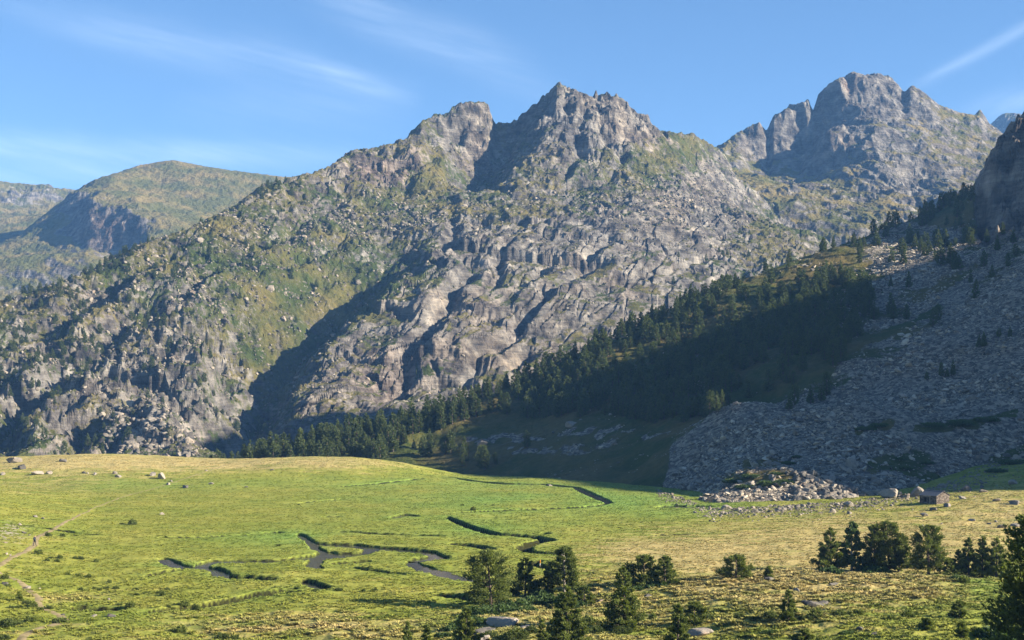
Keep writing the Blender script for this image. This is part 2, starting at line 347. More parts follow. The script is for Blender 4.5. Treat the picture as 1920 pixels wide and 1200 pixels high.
# ------------------------------------------------------------------ terrain: the meadow
def m2(px, py, z=0.0):
    """point of the plain (height z) seen at a photo position"""
    Y = F * (HC - z) / (py - PY0); return ((px - PX0) / F * Y, Y)
STREAMS = [  # photo polyline, half width in metres, bank depth
    ([(545, 1048), (585, 1044), (625, 1040), (685, 1037)], 2.8, 0.75), ([(596, 1043), (640, 1038)], 5.4, 0.75),
    ([(560, 1001), (570, 1008), (582, 1016), (592, 1028), (612, 1036)], 0.6, 0.8),
    ([(582, 1017), (610, 1021), (660, 1022), (700, 1027), (745, 1030), (800, 1035), (832, 1046)], 2.1, 0.8),
    ([(685, 1037), (700, 1028)], 1.6, 0.75),
    ([(548, 1049), (500, 1052), (440, 1051), (398, 1052), (381, 1057), (379, 1063)], 1.6, 0.8),
    ([(379, 1063), (400, 1068), (414, 1074), (413, 1081), (440, 1084), (510, 1088)], 1.5, 0.8),
    ([(305, 1046), (318, 1054), (330, 1059), (352, 1063), (379, 1064)], 1.3, 0.75), ([(314, 1055), (322, 1055)], 2.0, 0.75), ([(377, 1057), (384, 1060)], 1.8, 0.75), ([(411, 1076), (414, 1081)], 1.5, 0.75),
    ([(605, 1043), (592, 1052), (583, 1060), (598, 1066)], 1.4, 0.7),
    ([(570, 1090), (585, 1097), (612, 1104)], 1.3, 0.7),
    ([(275, 1146), (340, 1138), (395, 1132), (430, 1126), (470, 1118), (520, 1111), (548, 1108)], 1.4, 0.66),
    ([(772, 1050), (800, 1047), (835, 1044)], 1.7, 0.7), ([(772, 1052), (776, 1058), (800, 1065), (830, 1074), (862, 1083), (895, 1088)], 1.4, 0.75),
    ([(850, 1020), (890, 1024), (922, 1030)], 1.6, 0.66),
    ([(838, 969), (868, 982), (900, 993), (930, 1002), (960, 1003), (1000, 1006), (1026, 1012), (1000, 1018), (980, 1026), (992, 1035), (1040, 1039)], 1.7, 0.68),
    ([(1080, 914), (1100, 924), (1120, 932), (1143, 943)], 1.9, 1.0), ([(1143, 943), (1100, 950), (1040, 953), (960, 956), (860, 961)], 1.5, 0.6),
    ([(830, 898), (880, 903), (950, 907), (1020, 908), (1060, 912), (1082, 914)], 2.2, 0.7),
    ([(735, 971), (760, 965), (782, 968)], 1.2, 0.7), ([(608, 969), (636, 969)], 1.0, 0.6), ([(497, 999), (527, 998)], 1.0, 0.5), ([(998, 1000), (1026, 1000)], 1.1, 0.6),
    ([(1010, 1052), (990, 1056), (1020, 1062), (1045, 1064)], 0.9, 0.55),
    ([(1235, 951), (1262, 949), (1290, 950), (1330, 950)], 3.0, 0.9),
    ([(1225, 1003), (1285, 1001)], 0.7, 0.35), ([(640, 914), (700, 911), (790, 904)], 0.7, 0.35), ([(560, 942), (640, 935)], 0.6, 0.35),
    ([(0, 998), (120, 1000), (180, 1005)], 0.5, 0.3), ([(300, 1010), (390, 1007), (480, 1002)], 0.6, 0.35), ([(660, 1062), (700, 1068), (760, 1075)], 0.6, 0.4), ([(630, 1055), (690, 1052)], 0.6, 0.4),
    ([(280, 1082), (305, 1075), (335, 1068)], 0.9, 0.5), ([(140, 1137), (165, 1139), (230, 1141)], 0.8, 0.5), ([(640, 997), (720, 1001), (830, 1005)], 0.5, 0.3), ([(820, 1116), (870, 1122), (900, 1128)], 0.9, 0.5),
]
STREAMS_W = [([m2(*p) for p in pl], max(w, 0.6), max(d, 0.65)) for pl, w, d in STREAMS]
PATH_PX = [(430, 871), (400, 880), (365, 891), (330, 903), (300, 912), (250, 926), (200, 943), (150, 964), (110, 986), (85, 1000), (68, 1008), (66, 1022), (50, 1033), (22, 1045), (2, 1058), (-12, 1068), (10, 1080), (40, 1092), (62, 1113), (76, 1122), (69, 1130), (76, 1140), (95, 1148), (112, 1153), (124, 1162), (100, 1172), (75, 1177), (45, 1190), (10, 1206)]
us = nodes((-1.9, -0.46, 26), (-0.46, -0.335, 30), (-0.335, 0.335, 600), (0.335, 0.46, 30), (0.46, 1.9, 26))
ys = np.concatenate([np.linspace(-45, 95, 30, endpoint=False), 95 + (525 - 95) * (np.linspace(0, 1, 600, endpoint=False) ** 1.25), np.linspace(525, 640, 30)])
MEA = Sheet(us, ys); X, Y = MEA.X, MEA.Y
def meadow_base(X, Y):
    z = np.zeros_like(X)
    # hill the viewpoint stands on
    z = z + np.clip(22.6 - 0.20 * Y, 0, 23.2) * sstep(118, 60, Y)
    # low lip at the far left that hides the valley beyond
    lipx = sstep(0, -58, X)
    lip = 5.4 + 1.1 * np.exp(-((X + 160) / 40) ** 2) + 0.5 * perlin(X / 45, Y / 60, 5) + 0.35 * np.exp(-((X + 52) / 16) ** 2)
    z = z + lipx * lip * sstep(405, 498, Y + 10 * perlin(X / 60, Y / 60, 9))
    # hillside at the left edge
    hx = X + 0.30 * Y
    z = z + 3.2 * sstep(6, -34, hx) * sstep(140, 200, Y) * sstep(440, 340, Y)
    # dry terrace at the lower right
    tx = sstep(2, 34, X + 0.10 * (Y - 150) + 5 * perlin(X / 30, Y / 30, 3))
    z = z + tx * 2.6 * sstep(205, 178, Y + 7 * perlin(X / 26, Y / 40, 4)) + 1.6 * sstep(60, 20, X * 0) * tx * sstep(175, 120, Y)
    # knoll with the pines
    z = z + 2.4 * np.exp(-((X - 3) / 17) ** 2 - ((Y - 140) / 20) ** 2)
    # ground rises to the hut and beyond
    z = z + sstep(70, 190, X) * 11 * sstep(230, 420, Y) + 1.2 * sstep(40, 90, X) * sstep(240, 330, Y)
    # drop behind the lip
    z = z - 26 * sstep(508, 600, Y + 6 * perlin(X / 40, 0 * Y, 6)) * lipx - 22 * sstep(510, 600, Y) * (1 - lipx)
    z = z - 1.6 * np.exp(-((X + 18) / 16) ** 2) * sstep(450, 500, Y)
    return z
z0 = meadow_base(X, Y)
flat = sstep(210, 235, Y) * sstep(470, 430, Y) * sstep(90, 60, X) * sstep(-4, 20, X + 0.30 * Y)
z = z0 + 0.55 * fbm(X / 42, Y / 55, 3, 0.5, 20) * (1 - 0.75 * flat) + (0.16 - 0.09 * flat) * fbm(X / 5.5, Y / 6.5, 3, 0.55, 30) + 0.05 * fbm(X / 1.4, Y / 1.6, 2, 0.6, 40)
tus = tus0 = sstep(-6, 12, X) * sstep(205, 190, Y)
z = z + tus * 0.16 * fbm(X / 1.8, Y / 2.1, 3, 0.6, 44)
stream_d = np.full(X.shape, 1e9); carve = np.zeros_like(X); mud_shade = np.zeros_like(X)
wob = 0.45 * perlin(X / 3.1, Y / 3.5, 50) + 0.25 * perlin(X / 1.2, Y / 1.4, 51)
sub = (Y > 120) & (Y < 520)
for pl, w, dep in STREAMS_W:
    xs = [p[0] for p in pl]; yy = [p[1] for p in pl]; mg = w + 14
    k = sub & (X > min(xs) - mg) & (X < max(xs) + mg) & (Y > min(yy) - mg) & (Y < max(yy) + mg)
    d, t = seg_dist(X[k] * 1.9, Y[k], [(p[0] * 1.9, p[1]) for p in pl]); taper = np.minimum(1, 0.35 + 3.5 * np.minimum(t, 1 - t)); ww = (w + wob[k]) * taper + 0.15; dep = dep + 0.25
    c = dep * sstep(ww + 1.0, ww + 0.02, d); stream_d[k] = np.minimum(stream_d[k], d - ww); carve[k] = np.maximum(carve[k], c)
    mud_shade[k] = np.maximum(mud_shade[k], sstep(ww + 1.15, ww + 0.75, d) * 0.95)
WATER_Z = -0.34
z = z - carve * (1 + 0 * z) - 0.25 * mud_shade * (carve > 0.6)
MEA.Z = z
def ridge_blob(px, py, rx, ry):
    qx, qy = proj(X, Y, z0); return np.exp(-((qx - px) / rx) ** 2 - ((qy - py) / ry) ** 2)
qx, qy = proj(X, Y, z0)
dry = 0.06 + 0.0 * X
for a in [(200, 866, 420, 18, .95), (640, 868, 220, 14, .35), (1650, 1010, 460, 60, .75), (1500, 1100, 420, 60, .7), (1880, 940, 120, 60, .5), (1250, 1035, 150, 25, .5),
          (540, 1172, 260, 22, .55), (120, 905, 220, 26, .4), (1300, 1190, 300, 50, .3), (1000, 1160, 160, 40, .45), (700, 1190, 200, 20, .2), (100, 1180, 120, 12, .3), (130, 1115, 100, 12, .35), (60, 1010, 60, 60, .15), (1000, 890, 60, 8, .4), (300, 1150, 900, 90, .08)]:
    dry = dry + a[4] * np.exp(-((qx - a[0]) / a[2]) ** 2 - ((qy - a[1]) / a[3]) ** 2)
wet = 0.0 * X
for a in [(1000, 935, 330, 32, .9), (1280, 940, 120, 25, .6), (540, 1010, 130, 22, .7), (900, 990, 220, 20, .6), (350, 1058, 80, 8, .5), (700, 905, 200, 10, .5), (260, 908, 160, 10, .6), (1850, 1100, 60, 40, .5), (1100, 1190, 200, 25, .3), (1700, 1160, 260, 30, .35), (300, 1170, 200, 8, .5)]:
    wet = wet + a[4] * np.exp(-((qx - a[0]) / a[2]) ** 2 - ((qy - a[1]) / a[3]) ** 2)
wet = np.clip(wet * (0.75 + 0.6 * fbm(X / 18, Y / 30, 3, 0.5, 60)) + 0.4 * np.exp(-np.maximum(stream_d, 0) / 3.2), 0, 1)
dry = np.clip(dry - 0.5 * wet, 0, 1)
stony = 0.55 * np.exp(-((qx - 20) / 70) ** 2 - ((qy - 1000) / 45) ** 2) + 0.25 * np.exp(-((qx - 150) / 260) ** 2 - ((qy - 885) / 10) ** 2) + 0.3 * np.exp(-((qx - 1880) / 120) ** 2 - ((qy - 935) / 30) ** 2)
MEA.att = {'dry': dry, 'wet': wet, 'mud_shade': mud_shade, 'stony': stony}
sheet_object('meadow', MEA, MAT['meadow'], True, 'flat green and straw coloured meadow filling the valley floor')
MEADOW_BASE = MEA.Z
print('meadow', round(time.time() - T0, 1))

def fix_skyline(s, ridge, width, win=9, it=3, pxr=None):
    """shift the crest so that, seen from the valley, the skyline keeps its surveyed heights; small roughness stays"""
    rp_, ry_, rY_ = [np.array([c[i] for c in ridge], float) for i in range(3)]
    for _ in range(it):
        ym = np.full(len(s.us), rY_.mean())
        for _k in range(3): pc = PX0 + F * s.us * (ym + APEX) / ym; ym = np.interp(pc, rp_, rY_)
        band = np.abs(s.Y - ym[None]) < width * 1.6; el = np.where(band, (s.Z - HC) / s.Y, -9); sil = PY0 - F * el.max(0)
        ker = np.ones(win) / win; pad = np.pad(sil, win // 2, mode='edge'); sm = np.convolve(pad, ker, 'valid')
        want = np.interp(pc, rp_, ry_); dpy = sm - want; ok_ = (pc > rp_[0]) & (pc < rp_[-1]); dpy = np.where(ok_, dpy, 0)
        dz = np.clip(dpy / F * ym, -40, 40); dz = np.convolve(np.pad(dz, 5, mode='edge'), np.array([1, 2, 3, 4, 5, 6, 5, 4, 3, 2, 1]) / 36.0, 'valid'); s.Z = s.Z + dz[None] * np.exp(-((s.Y - ym[None]) / width) ** 2)

# ------------------------------------------------------------------ terrain: the wooded scree spur on the right
CREST = [(380, 884, 560), (480, 862, 565), (560, 838, 570), (700, 803, 580), (800, 778, 590), (900, 748, 600), (1000, 708, 610), (1100, 655, 620), (1200, 612, 635), (1300, 563, 655), (1400, 522, 680), (1500, 484, 705), (1600, 451, 735), (1700, 415, 765), (1760, 390, 785), (1815, 362, 800)]
sp = [P(*c) for c in CREST]
sp += [(x, y + 60, z - 22) for x, y, z in [P(*c) for c in CREST[::2]]] + [(x - 20, y + 150, z - 75) for x, y, z in [P(*c) for c in CREST[::2]]]
TOE = [(300, 900, 520), (480, 890, 520), (700, 893, 515), (840, 893, 512), (940, 894, 496), (1050, 905, 458), (1150, 912, 440), (1240, 918, 420), (1300, 938, 368), (1340, 948, 350), (1450, 947, 350), (1600, 945, 350), (1720, 936, 362), (1800, 925, 378), (1920, 908, 398), (2060, 890, 400)]
sp += [P(*c) for c in TOE] + [(x, y - 45, z - 11) for x, y, z in [P(*c) for c in TOE]]
sp += [P(*c) for c in [(700, 845, 555), (800, 838, 560), (900, 850, 530), (900, 800, 565), (1000, 862, 505), (1000, 800, 550), (1000, 750, 585), (1100, 870, 480), (1100, 800, 520), (1100, 730, 570),
    (1200, 872, 460), (1200, 800, 500), (1200, 700, 565), (1300, 885, 418), (1290, 802, 475), (1300, 720, 540), (1300, 640, 600), (1380, 880, 383), (1340, 776, 458), (1400, 766, 452), (1480, 778, 442), (1540, 802, 428), (1600, 828, 412), (1400, 700, 520), (1400, 620, 600),
    (1430, 752, 500), (1500, 760, 482), (1560, 780, 462), (1500, 880, 383), (1500, 700, 500), (1500, 600, 580), (1600, 885, 380), (1600, 760, 440), (1600, 650, 515), (1600, 550, 610),
    (1700, 880, 388), (1700, 800, 420), (1700, 700, 480), (1700, 600, 550), (1700, 500, 640), (1800, 870, 400), (1800, 780, 430), (1800, 680, 480), (1800, 560, 555), (1795, 460, 650),
    (1920, 860, 408), (1920, 780, 430), (1920, 700, 450), (1920, 530, 530), (1920, 465, 600), (2050, 700, 440), (2050, 560, 510)]]
# the frame-edge cliff and unseen heights beyond, shaped to shade the slope
sp += [P(*c) for c in [(1828, 440, 700), (1832, 400, 712), (1790, 385, 760), (1815, 372, 765), (1826, 366, 750), (1833, 362, 735), (1845, 325, 716), (1852, 290, 722), (1872, 262, 728), (1890, 240, 732), (1905, 218, 736), (1920, 200, 740), (1960, 175, 750), (1920, 440, 660), (1920, 330, 690), (1870, 420, 690), (1990, 420, 640), (2000, 150, 760)]]
sp += [(232, 800, 134), (262, 830, 146), (320, 800, 205), (300, 700, 148), (360, 760, 200), (430, 720, 212), (520, 640, 222), (300, 620, 112), (300, 560, 133), (300, 500, 128), (300, 450, 112), (300, 400, 96), (300, 350, 86), (300, 318, 66), (300, 280, 18),
       (400, 600, 152), (400, 530, 178), (400, 470, 188), (400, 420, 172), (400, 360, 152), (400, 310, 150), (400, 284, 136), (400, 262, 100), (400, 230, 40), (500, 560, 212), (500, 470, 222), (500, 400, 212), (500, 340, 185), (500, 280, 130), (500, 220, 55),
       (650, 450, 266), (650, 350, 215), (650, 280, 125), (650, 200, 50), (800, 450, 310), (800, 350, 230), (800, 260, 110), (800, 150, 40), (250, 290, 8), (200, 340, 12), (450, 900, 190), (330, 950, 130), (600, 800, 240), (800, 700, 270), (900, 900, 200), (200, 950, 40)]
SPR = RBF(sp)
us = nodes((-0.36, -0.24, 24), (-0.24, 0.335, 440), (0.335, 0.42, 24), (0.42, 2.2, 60))
ys = nodes((215, 340, 25), (340, 560, 230), (560, 760, 150), (760, 960, 40))
SPU = Sheet(us, ys); X, Y = SPU.X, SPU.Y
zb = SPR(X, Y); qx, qy = proj(X, Y, zb)
nearfade = sstep(1.0, 8.0, zb)
cliff = np.clip(np.exp(-(np.maximum(0, 1838 - qx) / 12) ** 2) * sstep(475, 440, qy) * sstep(620, 660, Y), 0, 1)
z = zb + nearfade * (2.2 * fbm(X / 70, Y / 70, 3, 0.5, 70) + 0.9 * fbm(X / 14, Y / 14, 3, 0.55, 74)) + 0.35 * fbm(X / 4.5, Y / 4.5, 3, 0.6, 78)
z = z + cliff * (16 * (ridged(X / 24, Y / 30, 4, 0.58, 80) - 0.5)); z = np.where(cliff > .2, z + cliff * 3.0 * (sstep(-.06, .06, fbm(X / 9, Y / 9, 2, .5, 95)) - .5), z)
MESS = sstep(1270, 1330, qx + 18 * perlin(X / 12, Y / 12, 83)) * sstep(760, 780, qy)                        # lower scree apron
def line_y(qx, pts): return np.interp(qx, [p[0] for p in pts], [p[1] for p in pts])
edge = line_y(qx, [(1230, 1000), (1260, 830), (1330, 785), (1420, 770), (1500, 745), (1560, 715), (1650, 680), (1750, 600), (1830, 560), (1920, 515), (2200, 400)])
sc = sstep(-26, 22, qy - edge + 22 * fbm(X / 16, Y / 16, 3, 0.5, 85)) * sstep(1120, 1330, qx + 0.35 * (qy - 850) + 90 * fbm(X / 14, Y / 14, 3, 0.6, 86))
chute = np.zeros_like(X)
for poly, w in [([(1840, 440), (1740, 480), (1640, 540), (1560, 580)], 16), ([(1820, 480), (1700, 520), (1600, 600), (1540, 640)], 9), ([(1330, 640), (1270, 720), (1260, 760)], 5), ([(1180, 800), (1000, 820), (880, 830)], 7), ([(1250, 810), (1100, 838), (960, 850)], 6)]:
    d, t = seg_dist(qx + 8 * perlin(X / 9, Y / 9, 87), qy, poly); chute = np.maximum(chute, sstep(w * 1.9, w * 0.4, d) * 0.95 * sstep(-0.25, 0.3, fbm(X / 9, Y / 9, 3, 0.6, 94)))
grassy = np.zeros_like(X)
for poly, w in [([(1610, 805), (1670, 795)], 9), ([(1720, 800), (1830, 795), (1900, 780)], 9), ([(1370, 890), (1440, 900), (1480, 905)], 16), ([(1860, 870), (1920, 850)], 14), ([(1400, 870), (1470, 860)], 9), ([(1640, 870), (1730, 865)], 20), ([(1700, 880), (1750, 900)], 12), ([(1560, 660), (1640, 640), (1760, 570)], 8)]:
    d, t = seg_dist(qx + 10 * perlin(X / 7, Y / 7, 88), qy + 6 * perlin(X / 6, Y / 6, 89), poly); grassy = np.maximum(grassy, sstep(w * 1.4, w * 0.5, d))
upr = 0.75 * sstep(1560, 1700, qx) * sstep(410, 440, qy) * (0.45 + 0.75 * sstep(-0.25, 0.3, fbm(X / 20, Y / 20, 3, 0.55, 92)))
rock = np.clip(np.maximum(np.maximum(sc * (0.72 + 0.5 * sstep(-0.45, 0.15, fbm(X / 34, Y / 20, 4, 0.55, 96))), chute), upr) * (1 - 0.85 * grassy) + 0.13 + 0.20 * fbm(X / 22, Y / 22, 3, 0.55, 90), 0, 1); rock = np.maximum(rock, cliff)
SPU.Z = z; fix_skyline(SPU, CREST + [(1834, 352, 722), (1846, 322, 720), (1852, 290, 722), (1872, 262, 728), (1890, 240, 732), (1905, 218, 736), (1920, 200, 740), (1960, 175, 750)], 45, 5); SPU.att = {'rock': rock, 'cliff': cliff}
sheet_object('scree_slope', SPU, MAT['slope'], False, 'shaded mountainside of scree and turf descending from the right')
print('spur', round(time.time() - T0, 1))

# ------------------------------------------------------------------ terrain: the central mountain
RIDGE = [(-420, 690, 960), (-250, 640, 1000), (-100, 600, 1050), (0, 566, 1090), (60, 545, 1110), (130, 522, 1140), (200, 492, 1170), (260, 460, 1200), (310, 442, 1220), (350, 430, 1240), (400, 405, 1270), (440, 385, 1300), (470, 362, 1330), (495, 345, 1350), (530, 338, 1370), (560, 328, 1390), (590, 322, 1410), (620, 310, 1430), (645, 290, 1450), (665, 280, 1460), (700, 277, 1480), (735, 268, 1500), (760, 258, 1510), (775, 243, 1530), (790, 228, 1545), (815, 215, 1560), (838, 212, 1570), (846, 203, 1572), (858, 195, 1575), (880, 190, 1580), (905, 192, 1585), (917, 200, 1588), (925, 226, 1590), (940, 230, 1610), (960, 229, 1615), (980, 213, 1610), (1000, 197, 1605), (1020, 179, 1600), (1035, 166, 1595), (1049, 154, 1590), (1062, 163, 1592), (1085, 170, 1600), (1100, 178, 1605), (1130, 175, 1610), (1150, 177, 1615), (1170, 186, 1620), (1180, 197, 1622), (1195, 211, 1625), (1213, 216, 1630), (1228, 237, 1635), (1240, 244, 1650), (1270, 249, 1680), (1300, 251, 1700), (1320, 263, 1720), (1345, 277, 1740)]
mp = [P(*c) for c in RIDGE] + [(x + 10, y + 70, z - 45) for x, y, z in [P(*c) for c in RIDGE[::2]]] + [(x + 20, y + 220, z - 150) for x, y, z in [P(*c) for c in RIDGE[::4]]]
SH = [(1330, 300, 1690), (1342, 340, 1640), (1365, 380, 1580), (1400, 403, 1540), (1450, 414, 1500), (1500, 428, 1480), (1535, 440, 1470)]
mp += [P(*c) for c in SH] + [(x + 45, y + 20, z - 32) for x, y, z in [P(*c) for c in SH]] + [(x + 110, y + 60, z - 60) for x, y, z in [P(*c) for c in SH]]
mp += [P(*c) for c in [
    (930, 260, 1585), (900, 300, 1530), (880, 345, 1460), (930, 330, 1500), (960, 345, 1440), (945, 290, 1560), (985, 240, 1580),
    (1038, 190, 1565), (1022, 235, 1530), (1000, 295, 1475), (978, 343, 1425), (850, 265, 1545), (835, 260, 1540), (860, 290, 1520),
    (690, 300, 1440), (745, 305, 1440), (690, 325, 1425), (560, 380, 1330), (650, 370, 1370), (760, 350, 1420), (800, 310, 1470), (700, 420, 1310), (600, 430, 1270), (500, 430, 1240), (430, 460, 1190), (350, 490, 1150), (250, 520, 1110), (150, 560, 1070), (50, 600, 1040),
    (820, 380, 1395), (780, 420, 1330), (600, 500, 1200), (520, 520, 1160), (420, 540, 1110), (330, 560, 1080), (230, 600, 1030), (100, 640, 990), (0, 660, 970),
    (740, 488, 1248), (660, 532, 1200), (590, 582, 1145), (540, 640, 1085), (490, 700, 1030), (455, 760, 970), (440, 830, 905),
    (880, 380, 1370), (830, 430, 1285), (790, 470, 1232), (750, 507, 1190), (700, 562, 1128), (650, 612, 1078), (600, 662, 1026), (560, 712, 975), (520, 772, 915), (490, 830, 868),
    (620, 520, 1185), (560, 560, 1140), (500, 590, 1110), (460, 650, 1050), (430, 700, 1000), (420, 760, 945),
    (350, 620, 1010), (390, 650, 965), (400, 700, 925), (250, 680, 940), (240, 740, 890), (330, 770, 860), (300, 830, 810), (200, 830, 810), (100, 830, 800), (0, 830, 800), (0, 760, 860), (100, 740, 890), (170, 700, 930), (60, 700, 930), (-150, 760, 860), (-150, 680, 950), (-400, 780, 850),
    (0, 875, 760), (150, 875, 765), (300, 875, 770), (400, 875, 780), (450, 885, 805),
    (700, 640, 1055), (700, 720, 985), (720, 765, 945), (800, 560, 1105), (800, 640, 1040), (800, 720, 985), (800, 770, 950), (900, 440, 1270), (900, 500, 1190), (900, 580, 1110), (900, 660, 1050), (900, 730, 1005), (1000, 430, 1290), (1000, 500, 1210), (1000, 600, 1120), (1000, 680, 1060),
    (1100, 400, 1340), (1100, 480, 1240), (1100, 560, 1160), (1100, 640, 1100), (1200, 380, 1390), (1200, 440, 1310), (1200, 520, 1220), (1200, 600, 1150), (1300, 400, 1420), (1300, 460, 1330), (1300, 540, 1245), (1400, 435, 1440), (1400, 500, 1350), (1500, 455, 1430), (1500, 490, 1375),
    (900, 390, 1350), (960, 370, 1390), (1050, 350, 1430), (1000, 348, 1425), (1120, 330, 1460), (1200, 330, 1480), (1280, 330, 1540), (1300, 290, 1640), (1250, 285, 1590), (1170, 260, 1560), (1100, 250, 1530), (1060, 230, 1540), (1220, 360, 1440), (1330, 370, 1540)]]
mp += [(-700, 650, -50), (-400, 650, -50), (-200, 660, -50), (-60, 700, -45), (-60, 800, -30), (0, 840, -20), (100, 900, -10), (220, 980, 0), (330, 1100, 10), (400, 1250, 30), (-900, 900, 20), (-1000, 1300, -20), (-700, 1500, -30), (500, 1500, 60)]
MNR = RBF(mp)
us = nodes((-0.62, -0.36, 30), (-0.36, -0.335, 16), (-0.335, 0.16, 640), (0.16, 0.215, 60), (0.215, 0.36, 20))
ys = nodes((640, 755, 10), (755, 1000, 175), (1000, 1350, 200), (1350, 1640, 175), (1640, 1800, 30), (1800, 2000, 8))
MTN = Sheet(us, ys); X, Y = MTN.X, MTN.Y
zb = MNR(X, Y); MTN.Z = zb
def hit(px, py, sheets, y0=70.0, y1=2600.0, n=5200):
    """where the sight line of a photo position first meets the ground"""
    Ys = np.linspace(y0, y1, n); xs = (px - PX0) / F * Ys; zr = HC + (PY0 - py) / F * Ys
    zt = np.max([s(xs, Ys) for s in sheets], axis=0); k = np.nonzero(zt >= zr)[0]
    if not len(k): return None
    k = k[0]
    if k > 0:
        a0, a1 = zr[k - 1] - zt[k - 1], zr[k] - zt[k]; t = a0 / (a0 - a1 + 1e-9); yy = Ys[k - 1] + t * (Ys[k] - Ys[k - 1])
    else: yy = Ys[0]
    xx = (px - PX0) / F * yy; return (xx, yy, float(np.max([s(xx, yy) for s in sheets])))
qx, qy = proj(X, Y, zb)
def blob(qx, qy, *bl):
    r = 0
    for px, py, rx, ry, v in bl: r = r + v * np.exp(-((qx - px) / rx) ** 2 - ((qy - py) / ry) ** 2)
    return r
slab = np.clip(sstep(0, 60, qx - np.interp(qy, [380, 510, 660, 830], [860, 740, 600, 480])) * sstep(380, 430, qy) * sstep(0, 60, 1400 - qx), 0, 1)
tower = blob(qx, qy, (880, 235, 45, 45, 1), (1080, 210, 90, 60, 1), (1170, 230, 60, 45, 0.9))
leftf = 1 - slab
warpx = X + 9 * fbm(X / 60, Y / 60, 2, 0.5, 101); warpy = Y + 9 * fbm(X / 60, Y / 60, 2, 0.5, 103)
diag = (X * 0.80 + Y * 0.6)                                     # ribs and couloirs fall to the lower left
z = zb.copy()
gul = [([(1140, 428), (1100, 478), (1060, 528), (1010, 570), (960, 620), (900, 660), (850, 705)], 9, 9), ([(880, 490), (850, 540), (822, 572), (790, 622), (760, 672), (722, 730)], 13, 12), ([(858, 396), (845, 440), (820, 492)], 8, 9),
       ([(950, 440), (930, 500), (890, 545)], 8, 9), ([(1035, 480), (1010, 520)], 6, 8), ([(1000, 640), (960, 690)], 8, 10),
       ([(300, 545), (240, 590), (180, 645), (60, 740), (-30, 800)], 14, 16), ([(330, 700), (260, 740), (190, 770), (90, 862)], 15, 13), ([(250, 775), (200, 820), (160, 870)], 13, 11), ([(230, 500), (150, 560), (60, 620), (-40, 660)], 12, 16), ([(120, 690), (40, 760), (-20, 850)], 10, 14),
       ([(650, 360), (560, 420), (470, 470), (380, 520)], 6, 14), ([(780, 330), (820, 300)], 5, 10), ([(700, 430), (600, 470), (520, 500)], 6, 12), ([(560, 600), (520, 660), (480, 700)], 8, 10), ([(1180, 240), (1160, 300), (1130, 340)], 6, 9), ([(1100, 190), (1090, 260), (1060, 320)], 7, 9), ([(880, 200), (862, 260)], 5, 6), ([(1230, 300), (1300, 350)], 4, 9), ([(770, 478), (660, 535), (590, 588), (540, 648), (492, 708), (458, 765), (440, 830)], 24, 44), ([(940, 250), (908, 300), (886, 345)], 20, 34), ([(300, 470), (220, 530), (130, 600), (40, 660)], 10, 14), ([(420, 480), (360, 540), (300, 590)], 8, 12), ([(400, 640), (410, 720), (400, 800)], 10, 12)]
for pl, dep, w in gul:
    pts = []
    for p in pl:
        h = hit(p[0], p[1], [MTN], 700, 2000, 2600)
        if h: pts.append(h)
    if len(pts) < 2: continue
    d, t = seg_dist(warpx, warpy, pts); z -= dep * np.clip(1 - d / w, 0, 1) ** 1.1 * (0.5 + 0.5 * sstep(0, .15, t)) ; z += 0.10 * dep * np.exp(-((d - w * 1.25) / (w * .6)) ** 2)
rough = np.clip(0.74 - 0.48 * slab + 0.7 * tower + blob(qx, qy, (240, 720, 220, 110, 0.7), (340, 620, 100, 60, .5), (700, 310, 90, 40, .5), (1150, 420, 250, 60, .1)), 0.3, 1.5)
rough *= sstep(0.0, 60, Y - 760) * 0.8 + 0.2
rid = ridged(warpx / 95 + 0.4 * warpy / 95, warpy / 150, 3, 0.55, 110)
z += rough * (8.0 * (rid - 0.45))
z += rough * 8.0 * (ridged(warpx / 48, warpy / 40, 4, 0.60, 115) - 0.5) + rough * 2.1 * fbm(X / 9, Y / 9, 3, 0.6, 120)
blk_ = fbm(warpx / 20, warpy / 20, 2, 0.5, 170); z += rough * 3.2 * (sstep(-0.05, 0.10, blk_) - 0.5) * sstep(-0.3, 0.2, fbm(X / 70, Y / 70, 2, 0.5, 172))
twr = sstep(841, 849, qx) * sstep(926, 919, qx) * sstep(1535, 1552, Y) * sstep(1605, 1596, Y); z += 4 * twr
def terrace(z, s, per, amp, sharp):
    t = s / per; f = t - np.floor(t); g = np.where(f < sharp, f * 0.28 / sharp, 0.28 + (f - sharp) / (1 - sharp) * 0.72)
    return z + amp * (g - f) * per
ca, cb = .92 * warpx - .4 * warpy, .4 * warpx + .92 * warpy
for wa, wb, dp, th, sd_ in ((19, 120, 4.2, .075, 176), (8.5, 60, 1.9, .09, 178), (70, 22, 2.2, .04, 180)):
    pn = perlin(ca / wa, cb / wb, sd_); z -= (0.35 + 0.75 * slab) * rough ** .3 * dp * sstep(th, 0.0, np.abs(pn)) * sstep(-0.4, 0.1, perlin(ca / 50, cb / 70, sd_ + 1))
    z += (0.3 + 0.7 * slab) * dp * .30 * np.sign(pn) * sstep(0, .12, np.abs(pn))
